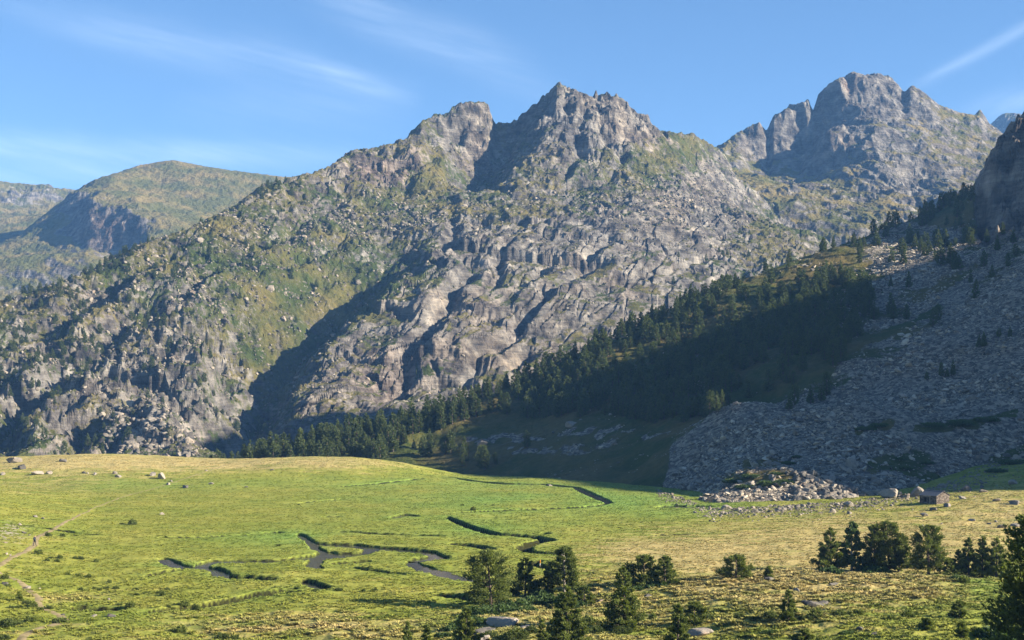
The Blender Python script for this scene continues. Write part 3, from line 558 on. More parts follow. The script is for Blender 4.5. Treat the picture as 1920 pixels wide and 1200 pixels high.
CLIFFS = [([(850, 452), (950, 460), (1060, 468), (1125, 478)], 13), ([(835, 552), (900, 572), (965, 568)], 7), ([(690, 572), (775, 568)], 9), ([(770, 640), (865, 655)], 11), ([(650, 655), (725, 662)], 9), ([(890, 398), (1000, 405), (1110, 408)], 7), ([(960, 610), (1060, 600), (1120, 580)], 6), ([(1120, 520), (1250, 500), (1330, 470)], 6), ([(1150, 440), (1280, 430)], 5), ([(690, 690), (760, 700), (840, 690)], 8),
          ([(355, 612), (450, 640)], 13), ([(205, 678), (270, 682), (340, 705)], 15), ([(330, 735), (430, 728)], 8), ([(690, 292), (775, 298)], 12), ([(1030, 338), (1110, 328)], 8), ([(90, 650), (200, 662)], 7), ([(0, 705), (70, 715)], 10), ([(560, 470), (640, 478)], 5), ([(440, 590), (520, 600)], 6), ([(590, 330), (650, 320)], 7), ([(240, 560), (330, 575)], 6), ([(110, 770), (180, 760)], 9), ([(900, 345), (960, 350)], 5), ([(1200, 262), (1240, 275)], 6)]
for pl, hc in CLIFFS:
    pts = [hit(p[0], p[1], [MTN], 700, 2000, 2600) for p in pl]; pts = sorted([p for p in pts if p])
    if len(pts) < 2: continue
    xs_, yc_ = [p[0] for p in pts], [p[1] for p in pts]; sd_ = np.interp(X, xs_, yc_) + 5 * perlin(X / 14, Y / 50, 184) + 2.5 * perlin(X / 5, Y / 40, 186) - Y
    wx_ = sstep(xs_[0] - 14, xs_[0] + 6, X) * sstep(xs_[-1] + 14, xs_[-1] - 6, X)
    z += wx_ * np.where(sd_ > 0, -hc * sstep(0, 3.2, sd_) * np.exp(-np.maximum(sd_ - 3, 0) / 30), -hc * .12 * np.exp(sd_ / 25))
dipn = 9 * fbm(X / 80, Y / 80, 3, 0.5, 130) + 2.2 * fbm(X / 16, Y / 16, 3, 0.55, 134)
ledge = np.clip(0.20 + 0.16 * slab + 0.5 * tower + blob(qx, qy, (240, 720, 200, 90, 0.45), (700, 310, 90, 40, .4)), 0, 0.9) * (0.55 + 0.9 * sstep(-0.25, 0.35, fbm(X / 50, Y / 50, 2, 0.5, 138)))
z = terrace(z, z + 0.10 * X + dipn, 19.0, ledge * 0.85, 0.62)
z = terrace(z, z + 0.16 * X + 2.4 * dipn, 6.3, ledge * 0.8 * sstep(-0.3, 0.3, fbm(X / 26, Y / 26, 2, 0.5, 174)), 0.6)
z += rough * (0.6 * fbm(X / 3.6, Y / 3.6, 2, 0.6, 140))
MTN.Z = z; fix_skyline(MTN, RIDGE, 60, 9)
zu, zy = MTN.slope(); sl = np.hypot(zu, zy)
rk = sstep(0.42, 1.05, sl + 0.22 * fbm(X / 30, Y / 30, 4, 0.55, 150)) * 0.62
bias = -0.05 + 0.40 * slab + 0.4 * tower + blob(qx, qy, (240, 700, 230, 90, 0.15), (700, 310, 70, 25, .35), (1330, 360, 60, 60, .3), (1180, 400, 180, 50, .22), (820, 420, 110, 40, .15), (900, 330, 60, 60, .0), (1250, 300, 70, 40, -.12), (1180, 320, 60, 40, -.05), (800, 340, 50, 50, -.25), (560, 470, 160, 60, -.16), (640, 540, 120, 50, -.3), (700, 370, 60, 40, -.2), (500, 620, 80, 100, -.3), (1290, 280, 60, 30, -.2), (270, 810, 60, 50, .3), (1000, 516, 160, 8, -.5), (1120, 490, 60, 10, -.35), (880, 585, 60, 6, -.35), (800, 520, 40, 14, -.35), (1250, 425, 80, 12, -.25), (960, 395, 120, 10, -.3), (830, 672, 50, 7, -.3), (1200, 220, 60, 40, .1), (320, 470, 200, 50, -.12), (420, 530, 160, 60, -.08), (1200, 290, 60, 40, -.08), (1250, 410, 120, 30, .15))
MTN.att = {'rock': np.clip(rk + bias + 0.16 * fbm(X / 22, Y / 22, 4, 0.6, 155), 0, 1), 'red': np.clip(blob(qx, qy, (745, 305, 45, 22, .8), (690, 310, 30, 25, .6), (700, 690, 60, 60, .35), (790, 660, 60, 40, .3)) + 0.15 * sstep(0.25, 0.5, fbm(X / 60, Y / 60, 3, .5, 158)), 0, 1)}
MAIN_SLAB = slab
sheet_object('central_mountain', MTN, MAT['mountain'], False, 'rocky mountain with a twin summit rising behind the meadow')
print('mountain', round(time.time() - T0, 1))

# ------------------------------------------------------------------ terrain: mountains at the far left and far right
def far_sheet(name, pts, us, ys, amp, scale, mat, label, seed, rockf, ledge=0.35, red=None, ridge=None):
    R = RBF(pts); s = Sheet(us, ys); X, Y = s.X, s.Y; zb = R(X, Y); qx, qy = proj(X, Y, zb)
    wx = X + scale * .12 * fbm(X / scale, Y / scale, 2, .5, seed); wy = Y + scale * .12 * fbm(X / scale, Y / scale, 2, .5, seed + 2)
    rg = np.clip(rockf(qx, qy), 0.10, 1.4)
    z = zb + rg * amp * (ridged(wx / scale + .3 * wy / scale, wy / scale / 1.4, 6, .54, seed + 4) - .55) + 0.06 * amp * fbm(X / 14, Y / 14, 3, .6, seed + 8)
    z = terrace(z, z + .08 * X + 12 * fbm(X / 120, Y / 120, 3, .5, seed + 10), 24.0, ledge * np.clip(rg, 0, 1), .6)
    s.Z = z
    if ridge: fix_skyline(s, ridge, 90, 7)
    zu, zy = s.slope(); sl = np.hypot(zu, zy)
    s.att = {'rock': np.clip(0.55 * sstep(.5, 1.2, sl) + 0.75 * (rg - 0.42) + .16 * fbm(X / 40, Y / 40, 4, .6, seed + 12) + 0.1, 0, 1), 'red': np.zeros_like(X) if red is None else np.clip(red(qx, qy), 0, 1)}
    sheet_object(name, s, mat, False, label); return s
LR = [(150, 366, 2480), (160, 347, 2540), (170, 340, 2580), (190, 332, 2620), (215, 325, 2660), (260, 310, 2740), (300, 303, 2780), (325, 300, 2800), (380, 311, 2820), (430, 319, 2830), (480, 325, 2840), (525, 331, 2850), (570, 333, 2860), (700, 345, 2880)]
lp = [P(*c) for c in LR] + [(x, y + 160, z - 70) for x, y, z in [P(*c) for c in LR[4:]]]
lp += [P(*c) for c in [(-300, 330, 3400), (-120, 335, 3450), (-40, 338, 3500), (0, 346, 3520), (20, 350, 3520), (40, 349, 3520), (60, 353, 3520), (85, 358, 3520), (110, 355, 3500), (140, 357, 3500), (170, 366, 3480),
    (165, 372, 2430), (200, 385, 2370), (230, 390, 2340), (262, 402, 2310), (280, 435, 2260), (262, 470, 2210), (135, 405, 2440), (125, 440, 2390), (150, 450, 2345), (185, 470, 2300), (215, 475, 2275), (240, 462, 2265), (100, 480, 2300), (40, 500, 2250),
    (300, 400, 2400), (350, 360, 2560), (400, 400, 2480), (340, 440, 2260), (420, 430, 2350), (240, 360, 2520), (300, 340, 2640), (500, 380, 2600), (300, 480, 2140), (230, 510, 2080), (120, 540, 2000), (0, 570, 1950),
    (60, 478, 2130), (130, 474, 2150), (0, 488, 2110), (80, 540, 1960), (0, 600, 1850), (200, 530, 2030), (150, 570, 1880), (60, 420, 2950), (100, 430, 2800), (0, 432, 2880), (0, 400, 3150), (60, 385, 3300), (110, 400, 3050), (-150, 430, 2800), (-150, 500, 2200), (-300, 480, 2300), (40, 455, 2600), (-40, 470, 2500)]]
lp += [(-1000, 1700, 0), (-700, 1750, 10), (-500, 1800, 30), (-1400, 3800, 300), (-900, 3800, 350), (-400, 3200, 350), (-200, 2600, 300), (-300, 2200, 120)]
far_sheet('far_left_mountain', lp, nodes((-0.60, -0.36, 24), (-0.36, -0.14, 260), (-0.14, 0.0, 20)), nodes((1750, 2050, 60), (2050, 2500, 110), (2500, 2860, 70), (2860, 3560, 60), (3560, 4000, 6)),
          30, 170, MAT['far_mountain'], 'grassy domed mountain with a dark cliff far behind on the left', 200,
          lambda qx, qy: 0.16 + blob(qx, qy, (200, 430, 70, 50, 1.0), (60, 365, 120, 25, .7), (80, 520, 140, 50, .6), (0, 400, 60, 40, .2), (470, 345, 60, 15, .15), (330, 385, 70, 20, .25), (420, 440, 80, 30, .2)), 0.35,
          lambda qx, qy: blob(qx, qy, (200, 430, 60, 40, .8), (20, 430, 50, 20, .5), (470, 350, 60, 12, .4)), LR[1:])
RR = [(1250, 330, 2050), (1300, 300, 2100), (1330, 284, 2120), (1345, 274, 2150), (1360, 266, 2150), (1380, 250, 2160), (1400, 240, 2170), (1410, 234, 2170), (1424, 230, 2170), (1434, 241, 2175), (1442, 240, 2175), (1447, 220, 2180), (1470, 206, 2190), (1480, 197, 2190), (1500, 193, 2200), (1517, 187, 2200), (1521, 200, 2203), (1525, 207, 2205), (1530, 186, 2205), (1545, 165, 2210), (1565, 150, 2220), (1585, 142, 2225), (1600, 134, 2230), (1620, 140, 2235), (1645, 137, 2240), (1670, 144, 2245), (1688, 163, 2250), (1696, 173, 2255), (1704, 163, 2258), (1712, 161, 2260), (1730, 171, 2265), (1760, 196, 2270), (1800, 211, 2280), (1826, 215, 2285), (1838, 206, 2285), (1848, 220, 2290), (1856, 232, 2295), (1872, 243, 2300), (1900, 270, 2320), (1950, 300, 2350), (2100, 350, 2400), (2400, 420, 2450)]
rp = [P(*c) for c in RR] + [(x, y + 130, z - 90) for x, y, z in [P(*c) for c in RR[::2]]]
rp += [P(*c) for c in [(1400, 430, 1700), (1500, 445, 1670), (1600, 445, 1650), (1700, 425, 1690), (1800, 390, 1760), (1340, 360, 1820), (1340, 320, 1960), (1600, 190, 2170), (1555, 250, 2080), (1585, 315, 1960), (1640, 335, 1920), (1700, 260, 2080), (1760, 285, 2070), (1820, 300, 2080), (1700, 330, 1960), (1650, 285, 2030),
    (1450, 290, 2135), (1400, 300, 2115), (1500, 320, 2100), (1450, 345, 2030), (1550, 340, 2040), (1510, 270, 2160), (1440, 270, 2150), (1640, 275, 2020), (1612, 350, 1900), (1635, 390, 1780), (1700, 360, 1880), (1780, 335, 1960), (1690, 395, 1760), (1450, 365, 1790), (1520, 385, 1740), (1490, 352, 1830), (1560, 400, 1740), (1570, 365, 1850), (1670, 220, 2130), (1740, 230, 2160), (1640, 170, 2190), (1600, 235, 2110), (1840, 260, 2180), (1880, 330, 2000), (1960, 360, 2000)]]
rp += [(280, 1560, 90), (400, 1580, 95), (500, 1600, 110), (700, 1650, 150), (950, 1900, 220), (1200, 2200, 280), (200, 2300, 250), (400, 2600, 300), (900, 2700, 300)]
far_sheet('far_right_mountain', rp, nodes((0.06, 0.125, 14), (0.125, 0.36, 400), (0.36, 0.55, 16)), nodes((1560, 1660, 8), (1660, 2000, 130), (2000, 2310, 130), (2310, 2700, 14)),
          30, 130, MAT['far_mountain'], 'jagged grey rock peak far behind on the right', 230,
          lambda qx, qy: 0.55 + blob(qx, qy, (1600, 190, 100, 70, .6), (1480, 240, 90, 60, .5), (1700, 340, 100, 50, .4), (1400, 330, 60, 50, -.2), (1800, 260, 70, 40, -.1)), 0.45,
          lambda qx, qy: blob(qx, qy, (1590, 155, 14, 14, .7), (1620, 200, 40, 10, .3)), RR)
dp = [P(*c) for c in [(1700, 330, 4000), (1800, 280, 4000), (1845, 245, 4000), (1858, 230, 4000), (1872, 217, 4000), (1886, 209, 4000), (1896, 213, 4000), (1910, 211, 4000), (1930, 224, 4000), (1980, 250, 4000), (2200, 300, 4000), (1750, 420, 3500), (1900, 400, 3500), (2100, 400, 3500), (1880, 300, 3780), (1900, 280, 3830)]] + [(1000, 4400, 500), (1500, 4400, 500), (1900, 4300, 500)]
far_sheet('distant_peak', dp, nodes((0.25, 0.33, 20), (0.33, 0.39, 70), (0.39, 0.5, 12)), nodes((3500, 4050, 90), (4050, 4350, 8)), 34, 200, MAT['far_mountain'], 'small hazy peak on the skyline at the right edge', 260, lambda qx, qy: 0.7 + 0 * qx)
vm = mesh_np('valley_floor', [(-3300, -280, -88), (3300, -280, -88), (3300, 4600, -88), (-3300, 4600, -88)], [np.array([[0, 1, 2, 3]])], [MAT['valley']])
tag(link('valley_floor', vm), 'ground of the hidden valleys between the mountains', None, None, 'structure')
GROUND = [MEA, SPU]
def gz(x, y): return np.max([s(x, y) for s in GROUND], axis=0)
def at(px, py):
    h = hit(px, py, GROUND, 70, 1000, 3800); return h
print('terrain', round(time.time() - T0, 1))

# ------------------------------------------------------------------ streams and path
sv, sf = [], []; off = 0
for k, (pl, w, dep) in enumerate(STREAMS_W):
    if dep < 0.7: continue
    pts = []
    for a, b in zip(pl[:-1], pl[1:]):
        n = max(2, int(math.hypot(b[0] - a[0], b[1] - a[1]) / 2)); pts += [(a[0] + (b[0] - a[0]) * i / n, a[1] + (b[1] - a[1]) * i / n) for i in range(n)]
    pts.append(pl[-1]); pts = np.array(pts); tg = np.gradient(pts, axis=0); tg /= np.linalg.norm(tg, axis=1)[:, None] + 1e-9
    nr = np.column_stack([-tg[:, 1], tg[:, 0]]) * (w + 0.7); zz = np.full((len(pts), 1), WATER_Z + 0.004 * k)
    sv += [np.hstack([pts + nr, zz]), np.hstack([pts - nr, zz])]; n = len(pts); i = np.arange(n - 1)
    sf.append(np.column_stack([off + i, off + n + i, off + n + i + 1, off + i + 1])); off += 2 * n
tag(link('stream', mesh_np('stream', np.vstack(sv), sf, [MAT['water']], True)), 'dark still water winding in meanders through the meadow', None, None, 'structure')
pp = np.array([at(*p)[:2] if p[1] < 1195 and at(*p) else m2(*p, 2.0) for p in PATH_PX]); pts = []
for a, b in zip(pp[:-1], pp[1:]):
    n = max(2, int(np.hypot(*(b - a)) / 0.7)); pts += [a + (b - a) * i / n for i in range(n)]
pts = np.array(pts)
for _ in range(3): pts[1:-1] = (pts[:-2] + 2 * pts[1:-1] + pts[2:]) / 4
PATH_PTS = pts[::4]; tg = np.gradient(pts, axis=0); tg /= np.linalg.norm(tg, axis=1)[:, None] + 1e-9; nr = np.column_stack([-tg[:, 1], tg[:, 0]])
wd = 0.26 + 0.14 * perlin(pts[:, 0] / 3, pts[:, 1] / 3, 300) + 0.35 * sstep(330, 260, pts[:, 1]); rows = []
for f in (-1, -0.5, 0, 0.5, 1):
    q = pts + nr * (wd * f)[:, None]; rows.append(np.column_stack([q, MEA(q[:, 0], q[:, 1]) + 0.05 - 0.07 * abs(f) ** 2]))
n = len(pts); i = np.arange(n - 1); pf = [np.column_stack([r * n + i, (r + 1) * n + i, (r + 1) * n + i + 1, r * n + i + 1]) for r in range(4)]
tag(link('path', mesh_np('path', np.vstack(rows), pf, [MAT['path']], True)), 'narrow trodden footpath winding along the left side of the meadow', None, None, 'structure')

# ------------------------------------------------------------------ rocks
import bmesh
def ico(sub):
    bm = bmesh.new(); bmesh.ops.create_icosphere(bm, subdivisions=sub, radius=1.0); bm.verts.ensure_lookup_table()
    v = np.array([x.co[:] for x in bm.verts]); f = np.array([[y.index for y in x.verts] for x in bm.faces]); bm.free(); return v, f
ICO = {2: ico(2), 3: ico(3), 4: ico(4)}
def rock_mesh(name, seed, sub, mat, cuts=9, squash=0.75, rough=0.05, soft=0.0):
    r = np.random.default_rng(seed); v, f = ICO[sub]; v = v.copy(); d = np.ones(len(v)) * 1.25
    for _ in range(cuts):
        n = r.normal(size=3); n[2] *= 0.8; n /= np.linalg.norm(n); o = r.uniform(0.55, 0.95); c = v @ n
        d = np.where(c > 1e-3, np.minimum(d, o / np.maximum(c, 1e-3)), d)
    d = d * (1 - soft) + soft * 0.9
    v = v * d[:, None]; a = np.arctan2(v[:, 1], v[:, 0])
    v *= (1 + rough * fbm(v[:, 0] * 2.3 + seed, v[:, 1] * 2.3 + v[:, 2] * 1.7, 3, 0.6, seed % 90))[:, None]
    v[:, 0] *= r.uniform(0.95, 1.35); v[:, 1] *= r.uniform(0.75, 1.1); v[:, 2] *= squash * r.uniform(0.85, 1.15)
    m = np.abs(v[:, 0]).max(); return mesh_np(name, v / m, [f], [mat], soft > 0.3)
ROCK_ME = [rock_mesh('boulder', 400 + i, 3, MAT['boulder'], 10 + i % 4, 0.72) for i in range(10)]
def place_rock(px, py, wpx, hr=0.6, label=None, v=None, sink=0.3, name='boulder', rotz=None, me=None, group=None, cat='boulder', dpt=0.85):
    h = at(px, py)
    if h is None: return None
    r = wpx / F * h[1] / 2; me = me or ROCK_ME[random.randrange(10) if v is None else v]; zs = r * hr * 2 / 1.35
    o = link(name, me, None, (h[0], h[1] + r * 0.3, h[2] + zs * (0.6 - sink)), (random.uniform(-.15, .15), random.uniform(-.15, .15), random.uniform(0, 6.28) if rotz is None else rotz), (r, r * dpt, zs))
    return tag(o, label, cat, group)
for a in [
 (22, 868, 38, .58, 'big pale boulder on the skyline lip at the far left', 3), (40, 880, 26, .5, 'split grey boulder just below the lip at far left', 1),
 (70, 890, 24, .35, 'long flat pale rock below the lip at the left', 2), (92, 889, 13, .7, 'upright pale stone right of the long flat rock', 5), (4, 891, 12, .6, 'small pale stone at the left frame edge below the lip', 0),
 (117, 866, 20, .5, 'grey stone on top of the grassy lip above the meadow', 7), (157, 888, 9, .6, 'small stone, left of a pair on the straw slope', 4), (164, 888, 8, .6, 'small stone, right of a pair on the straw slope', 6), (178, 890, 11, .6, 'rounded pale stone right of the stone pair', 8),
 (215, 889, 11, .7, 'pale stone, upper of two on the straw slope left of the big boulder', 9), (221, 895, 13, .5, 'pale stone, lower of two on the straw slope left of the big boulder', 2),
 (285, 892, 20, .55, 'low grey rock touching the left of the big pale boulder', 6), (303, 898, 24, .62, 'big pale boulder beside the upper path', 0), (321, 903, 9, .7, 'small stone just right of the big pale boulder', 3), (316, 909, 13, .4, 'flat stone lying on the path below the big pale boulder', 4),
 (347, 915, 18, .45, 'dark grey low boulder right of the path', 1), (395, 908, 12, .4, 'flat pale stone in the upper left meadow', 5), (386, 883, 7, .6, 'tiny pale stone on the dry lip', 7), (461, 914, 8, .5, 'small stone in the upper meadow left of centre', 8), (510, 882, 9, .4, 'small pale stone on the dry lip near the pines', 9),
 (303, 965, 12, .45, 'lone pale rock in the open green meadow', 2), (65, 970, 11, .45, 'pale oblong rock above the path bend', 4), (80, 973, 8, .6, 'small pale stone right of the oblong rock', 5), (37, 984, 9, .5, 'small stone on the left bank, upper', 6), (33, 992, 8, .5, 'small stone on the left bank, middle', 3), (10, 1018, 8, .5, 'pale stone left of the hiker', 8), (12, 1040, 7, .7, 'pale stone beside the path at the left edge', 0), (19, 1042, 6, .8, 'white stone right beside the path at the left edge', 1), (55, 1004, 7, .5, 'small stone above the path bend', 7), (44, 1000, 10, .4, 'broken stone above the path bend', 9),
 (175, 1157, 21, .35, 'flat pale slab in the near meadow, left of a pair', 3), (209, 1157, 22, .38, 'flat grey slab in the near meadow, right of a pair', 6), (8, 1096, 18, .4, 'broken pale rock at the left frame edge', 1), (52, 1104, 14, .55, 'dark rock beside the lower path', 5), (74, 1105, 6, .6, 'small white stone beside the lower path', 2), (121, 1163, 10, .6, 'pale rock at the path beside a small pine', 4), (117, 1154, 12, .4, 'reddish rock at the path beside a small pine', 8), (204, 1125, 6, .9, 'small pointed white stone in the near meadow', 9), (245, 1139, 8, .6, 'pinkish stone beside a shrub in the near meadow', 0),
 (948, 1176, 84, .26, 'large cracked pale outcrop below the pines', 2), (905, 1192, 60, .35, 'low pale slab left of the cracked outcrop', 6), (985, 1180, 36, .28, 'thin flat slab right of the cracked outcrop', 1), (926, 1172, 46, .24, 'tilted pale slab on top of the cracked outcrop', 4), (905, 1202, 40, .3, 'pale slab at the bottom frame edge', 8),
 (1320, 1192, 62, .42, 'broad rounded boulder at the bottom right of centre', 3), (1276, 1165, 12, .4, 'small flat stone behind the broad rounded boulder', 5), (1352, 1163, 16, .4, 'pale angular stone beside the round young pine', 9), (1527, 1138, 46, .4, 'dark humped boulder in the dry grass', 7), (1545, 1136, 26, .45, 'pale rock at the right end of the dark humped boulder', 0), (1495, 1110, 20, .5, 'pale broken rock in the dry grass', 4), (1563, 1098, 22, .35, 'dark flat rock in the dry grass', 6), (1443, 1090, 24, .5, 'white broken rock under the tiny pine', 1), (1614, 1181, 18, .4, 'pale stone in the green grass at bottom right', 2), (1640, 1190, 20, .3, 'pinkish flat stone at the bottom right', 5), (1215, 1120, 22, .4, 'dark rock below the twin bushy pines', 8), (1125, 1130, 22, .5, 'grey rock in the dry grass left of the tall dark pine', 3),
 (1672, 934, 44, .5, 'broad boulder left of the stone hut', 2), (1720, 931, 38, .62, 'large pale boulder touching the left side of the stone hut', 0), (1712, 913, 16, .8, 'upright boulder behind the stone hut', 9), (1768, 915, 18, .7, 'boulder right behind the roof of the stone hut', 5), (1792, 914, 12, .9, 'upright pale boulder right of the hut roof', 6), (1812, 921, 24, .55, 'pale square boulder right of the stone hut', 4), (1805, 936, 16, .6, 'dark boulder right of the stone hut', 7), (1842, 915, 14, .6, 'pale boulder at the scree edge right of the hut', 8), (1845, 923, 20, .35, 'flat pale rock at the scree edge right of the hut', 1), (1868, 940, 20, .45, 'dark boulder in the grass right of the hut', 3), (1900, 908, 24, .5, 'grey boulder at the scree edge near the right frame edge', 9), (1905, 946, 26, .4, 'long boulder in the dry grass near the right frame edge', 2),
 (1779, 950, 24, .35, 'pale rock just in front of the stone hut', 4), (1750, 957, 20, .45, 'pale boulder in front of the stone hut, nearer', 6), (1735, 968, 20, .4, 'flat pale boulder in front of the stone hut, nearest', 0), (1672, 949, 9, .6, 'small white stone left of the hut shadow', 5), (1822, 977, 18, .35, 'dark flat rock in the dry meadow right of the hut', 1), (1855, 983, 12, .4, 'dark stone in the dry meadow near the right', 7), (1868, 979, 8, .7, 'small pale stone in the dry meadow near the right', 8), (1908, 988, 26, .5, 'grey craggy boulder at the right frame edge', 3), (1880, 990, 22, .4, 'pale craggy rock left of the boulder at the right frame edge', 9), (1730, 990, 9, .8, 'pale stone behind the round pine', 2), (1766, 983, 6, .7, 'tiny pale stone in the dry meadow below the hut', 5),
 (1363, 956, 22, .6, 'boulder at the foot of the scree beside the pool', 1), (1386, 958, 16, .6, 'dark boulder at the foot of the scree right of the pool', 6), (1480, 953, 20, .5, 'boulder at the foot of the scree, left of centre', 3), (1594, 950, 24, .5, 'flat pale boulder at the foot of the scree', 0), (1570, 948, 14, .5, 'small boulder at the scree foot left of the flat pale one', 4), (1597, 876, 26, .8, 'big upright pale block in the middle of the scree', 2), (1512, 882, 20, .7, 'pale block in the lower scree', 5), (1030, 911, 16, .3, 'flat pale stone by the far ditch', 6),
 (1315, 735, 30, 1.0, 'big pale block standing among the shaded forest', 9), (1262, 762, 22, .9, 'reddish block in the forest below the big pale block', 8), (1090, 768, 14, .8, 'pale block at the lower edge of the forest', 7), (905, 835, 22, .6, 'grey block on the shaded turf slope', 1), (1070, 800, 26, .5, 'flat grey outcrop on the shaded turf slope', 2), (983, 726, 28, .4, 'pale rock outcrop between pines on the crest', 3), (852, 733, 14, .9, 'pale rock standing up on the wooded crest', 4), (1640, 925, 26, .5, 'boulder in the scree left of the hut', 3), (1450, 905, 18, .6, 'pale block beside the juniper patch in the scree', 6),
]: place_rock(*a[:4], label=a[4], v=a[5])
print('rocks', round(time.time() - T0, 1))

# instanced scatter: a cloud of points that carries rotation, scale and choice of source
def scatter(name, pts, rot, scl, var, tone, sources, label, extra=None):
    me = bpy.data.meshes.new(name); n = len(pts); me.vertices.add(n); me.vertices.foreach_set('co', np.asarray(pts, np.float32).ravel())
    for k, d, t in (('inst_rot', rot, 'FLOAT_VECTOR'), ('inst_scale', scl, 'FLOAT_VECTOR')):
        a = me.attributes.new(k, t, 'POINT'); a.data.foreach_set('vector', np.asarray(d, np.float32).ravel())
    a = me.attributes.new('inst_var', 'INT', 'POINT'); a.data.foreach_set('value', np.asarray(var, np.int32))
    for k, d in dict(tone=tone, **(extra or {})).items(): a = me.attributes.new(k, 'FLOAT', 'POINT'); a.data.foreach_set('value', np.asarray(d, np.float32))
    o = link(name, me); tag(o, label, None, None, 'stuff')
    nt = bpy.data.node_groups.new(name + '_scatter', 'GeometryNodeTree')
    nt.interface.new_socket('Geometry', in_out='INPUT', socket_type='NodeSocketGeometry'); nt.interface.new_socket('Geometry', in_out='OUTPUT', socket_type='NodeSocketGeometry')
    gi, go = nt.nodes.new('NodeGroupInput'), nt.nodes.new('NodeGroupOutput'); ip = nt.nodes.new('GeometryNodeInstanceOnPoints'); gt = nt.nodes.new('GeometryNodeGeometryToInstance')
    for s in reversed(sources):
        oi = nt.nodes.new('GeometryNodeObjectInfo'); oi.inputs['Object'].default_value = s; oi.transform_space = 'ORIGINAL'; nt.links.new(oi.outputs['Geometry'], gt.inputs[0])
    def na(k, t): q = nt.nodes.new('GeometryNodeInputNamedAttribute'); q.data_type = t; q.inputs['Name'].default_value = k; return q.outputs[0]
    nt.links.new(gi.outputs[0], ip.inputs['Points']); nt.links.new(gt.outputs[0], ip.inputs['Instance']); ip.inputs['Pick Instance'].default_value = True
    nt.links.new(na('inst_var', 'INT'), ip.inputs['Instance Index']); nt.links.new(na('inst_rot', 'FLOAT_VECTOR'), ip.inputs['Rotation']); nt.links.new(na('inst_scale', 'FLOAT_VECTOR'), ip.inputs['Scale'])
    nt.links.new(ip.outputs[0], go.inputs[0]); md = o.modifiers.new('scatter', 'NODES'); md.node_group = nt; return o
def source(name, me): return bpy.data.objects.new(name, me)
SCREE_SRC = [source('scree_stone_source', rock_mesh('scree_stone', 500 + i, 2, MAT['scree_rock'], 11, 0.6, 0.06)) for i in range(8)]
TALUS_SRC = [source('talus_stone_source', rock_mesh('talus_stone', 520 + i, 2, MAT['talus_rock'], 10, 0.75, 0.06)) for i in range(8)]
def rnd_rot(n, tilt): return np.column_stack([RNG.uniform(-tilt, tilt, n), RNG.uniform(-tilt, tilt, n), RNG.uniform(0, 6.28, n)])
# scree on the right slope
n = 210000; u = RNG.uniform(0.02, 0.345, n); yy = np.sqrt(RNG.uniform(345 ** 2, 720 ** 2, n)); xx = u * (yy + APEX); rk = SPU(xx, yy, SPU.att['rock']); cf = SPU(xx, yy, SPU.att['cliff'])
zs = SPU(xx, yy); ok = (RNG.random(n) < np.clip(rk - 0.12, 0.02, 1) ** 1.4) & (cf < 0.3) & (zs > MEA(xx, yy) - 0.1); xx, yy, zs = xx[ok], yy[ok], zs[ok]; n = len(xx)
qx, qy = proj(xx, yy, zs); size = 0.17 * np.exp(RNG.normal(0, 0.66, n)) * (0.55 + 1.1 * sstep(-.35, .45, fbm(xx / 22, yy / 22, 3, .5, 312))) * (1 + 0.75 * sstep(820, 930, qy) * sstep(1250, 1350, qx)) * (1 + 0.35 * sstep(430, 380, yy)) * (1 + 0.4 * sstep(520, 650, yy)); size = np.minimum(size, 1.7)
big = np.argsort(-size / yy)[:170]; rest = np.ones(n, bool); rest[big] = False
sc3 = size[:, None] * np.column_stack([RNG.uniform(.9, 1.3, n), RNG.uniform(.6, 1.0, n), RNG.uniform(.55, 1.0, n)])
scatter('scree', np.column_stack([xx, yy, zs + size * 0.12])[rest], rnd_rot(n, 0.7)[rest], sc3[rest], RNG.integers(0, 8, n)[rest], RNG.random(n)[rest], SCREE_SRC, 'loose grey scree stones covering the shaded right slope')
for i in big:
    o = link('boulder', ROCK_ME[random.randrange(10)], None, (xx[i], yy[i], zs[i] + size[i] * .15), rnd_rot(1, .5)[0], sc3[i]); tag(o, 'boulder in the sunlit rim of rubble at the foot of the scree' if qy[i] > 915 else 'grey boulder low in the scree left of the hut' if qy[i] > 860 and qx[i] < 1600 else 'grey boulder low in the scree behind the hut' if qy[i] > 860 else 'grey boulder on the shaded scree mound below the forest' if qx[i] < 1600 and qy[i] > 740 else 'grey boulder in the broad middle of the shaded scree' if qy[i] > 620 else 'grey boulder high in the scree below the cliff', 'boulder', 'larger boulders in the scree')
# loose stones at the scree toe, around the hut and on the meadow edge
n = 5200; px = RNG.uniform(1230, 1960, n); py = np.interp(px, [1230, 1300, 1340, 1600, 1720, 1800, 1960], [918, 942, 954, 950, 940, 930, 905]) + np.abs(RNG.normal(0, 9, n)) - 6
yy = F * (HC - 0.8) / (py - PY0); xx = (px - PX0) / F * yy; zs = gz(xx, yy); size = 0.15 * np.exp(RNG.normal(0, .6, n)); size = np.minimum(size, .9)
scatter('toe_stones', np.column_stack([xx, yy, zs + size * .1]), rnd_rot(n, .5), size[:, None] * np.column_stack([RNG.uniform(.9, 1.3, n), RNG.uniform(.6, 1, n), RNG.uniform(.5, .9, n)]), RNG.integers(0, 8, n), RNG.uniform(.3, 1, n), TALUS_SRC, 'pale loose stones strewn along the foot of the scree')
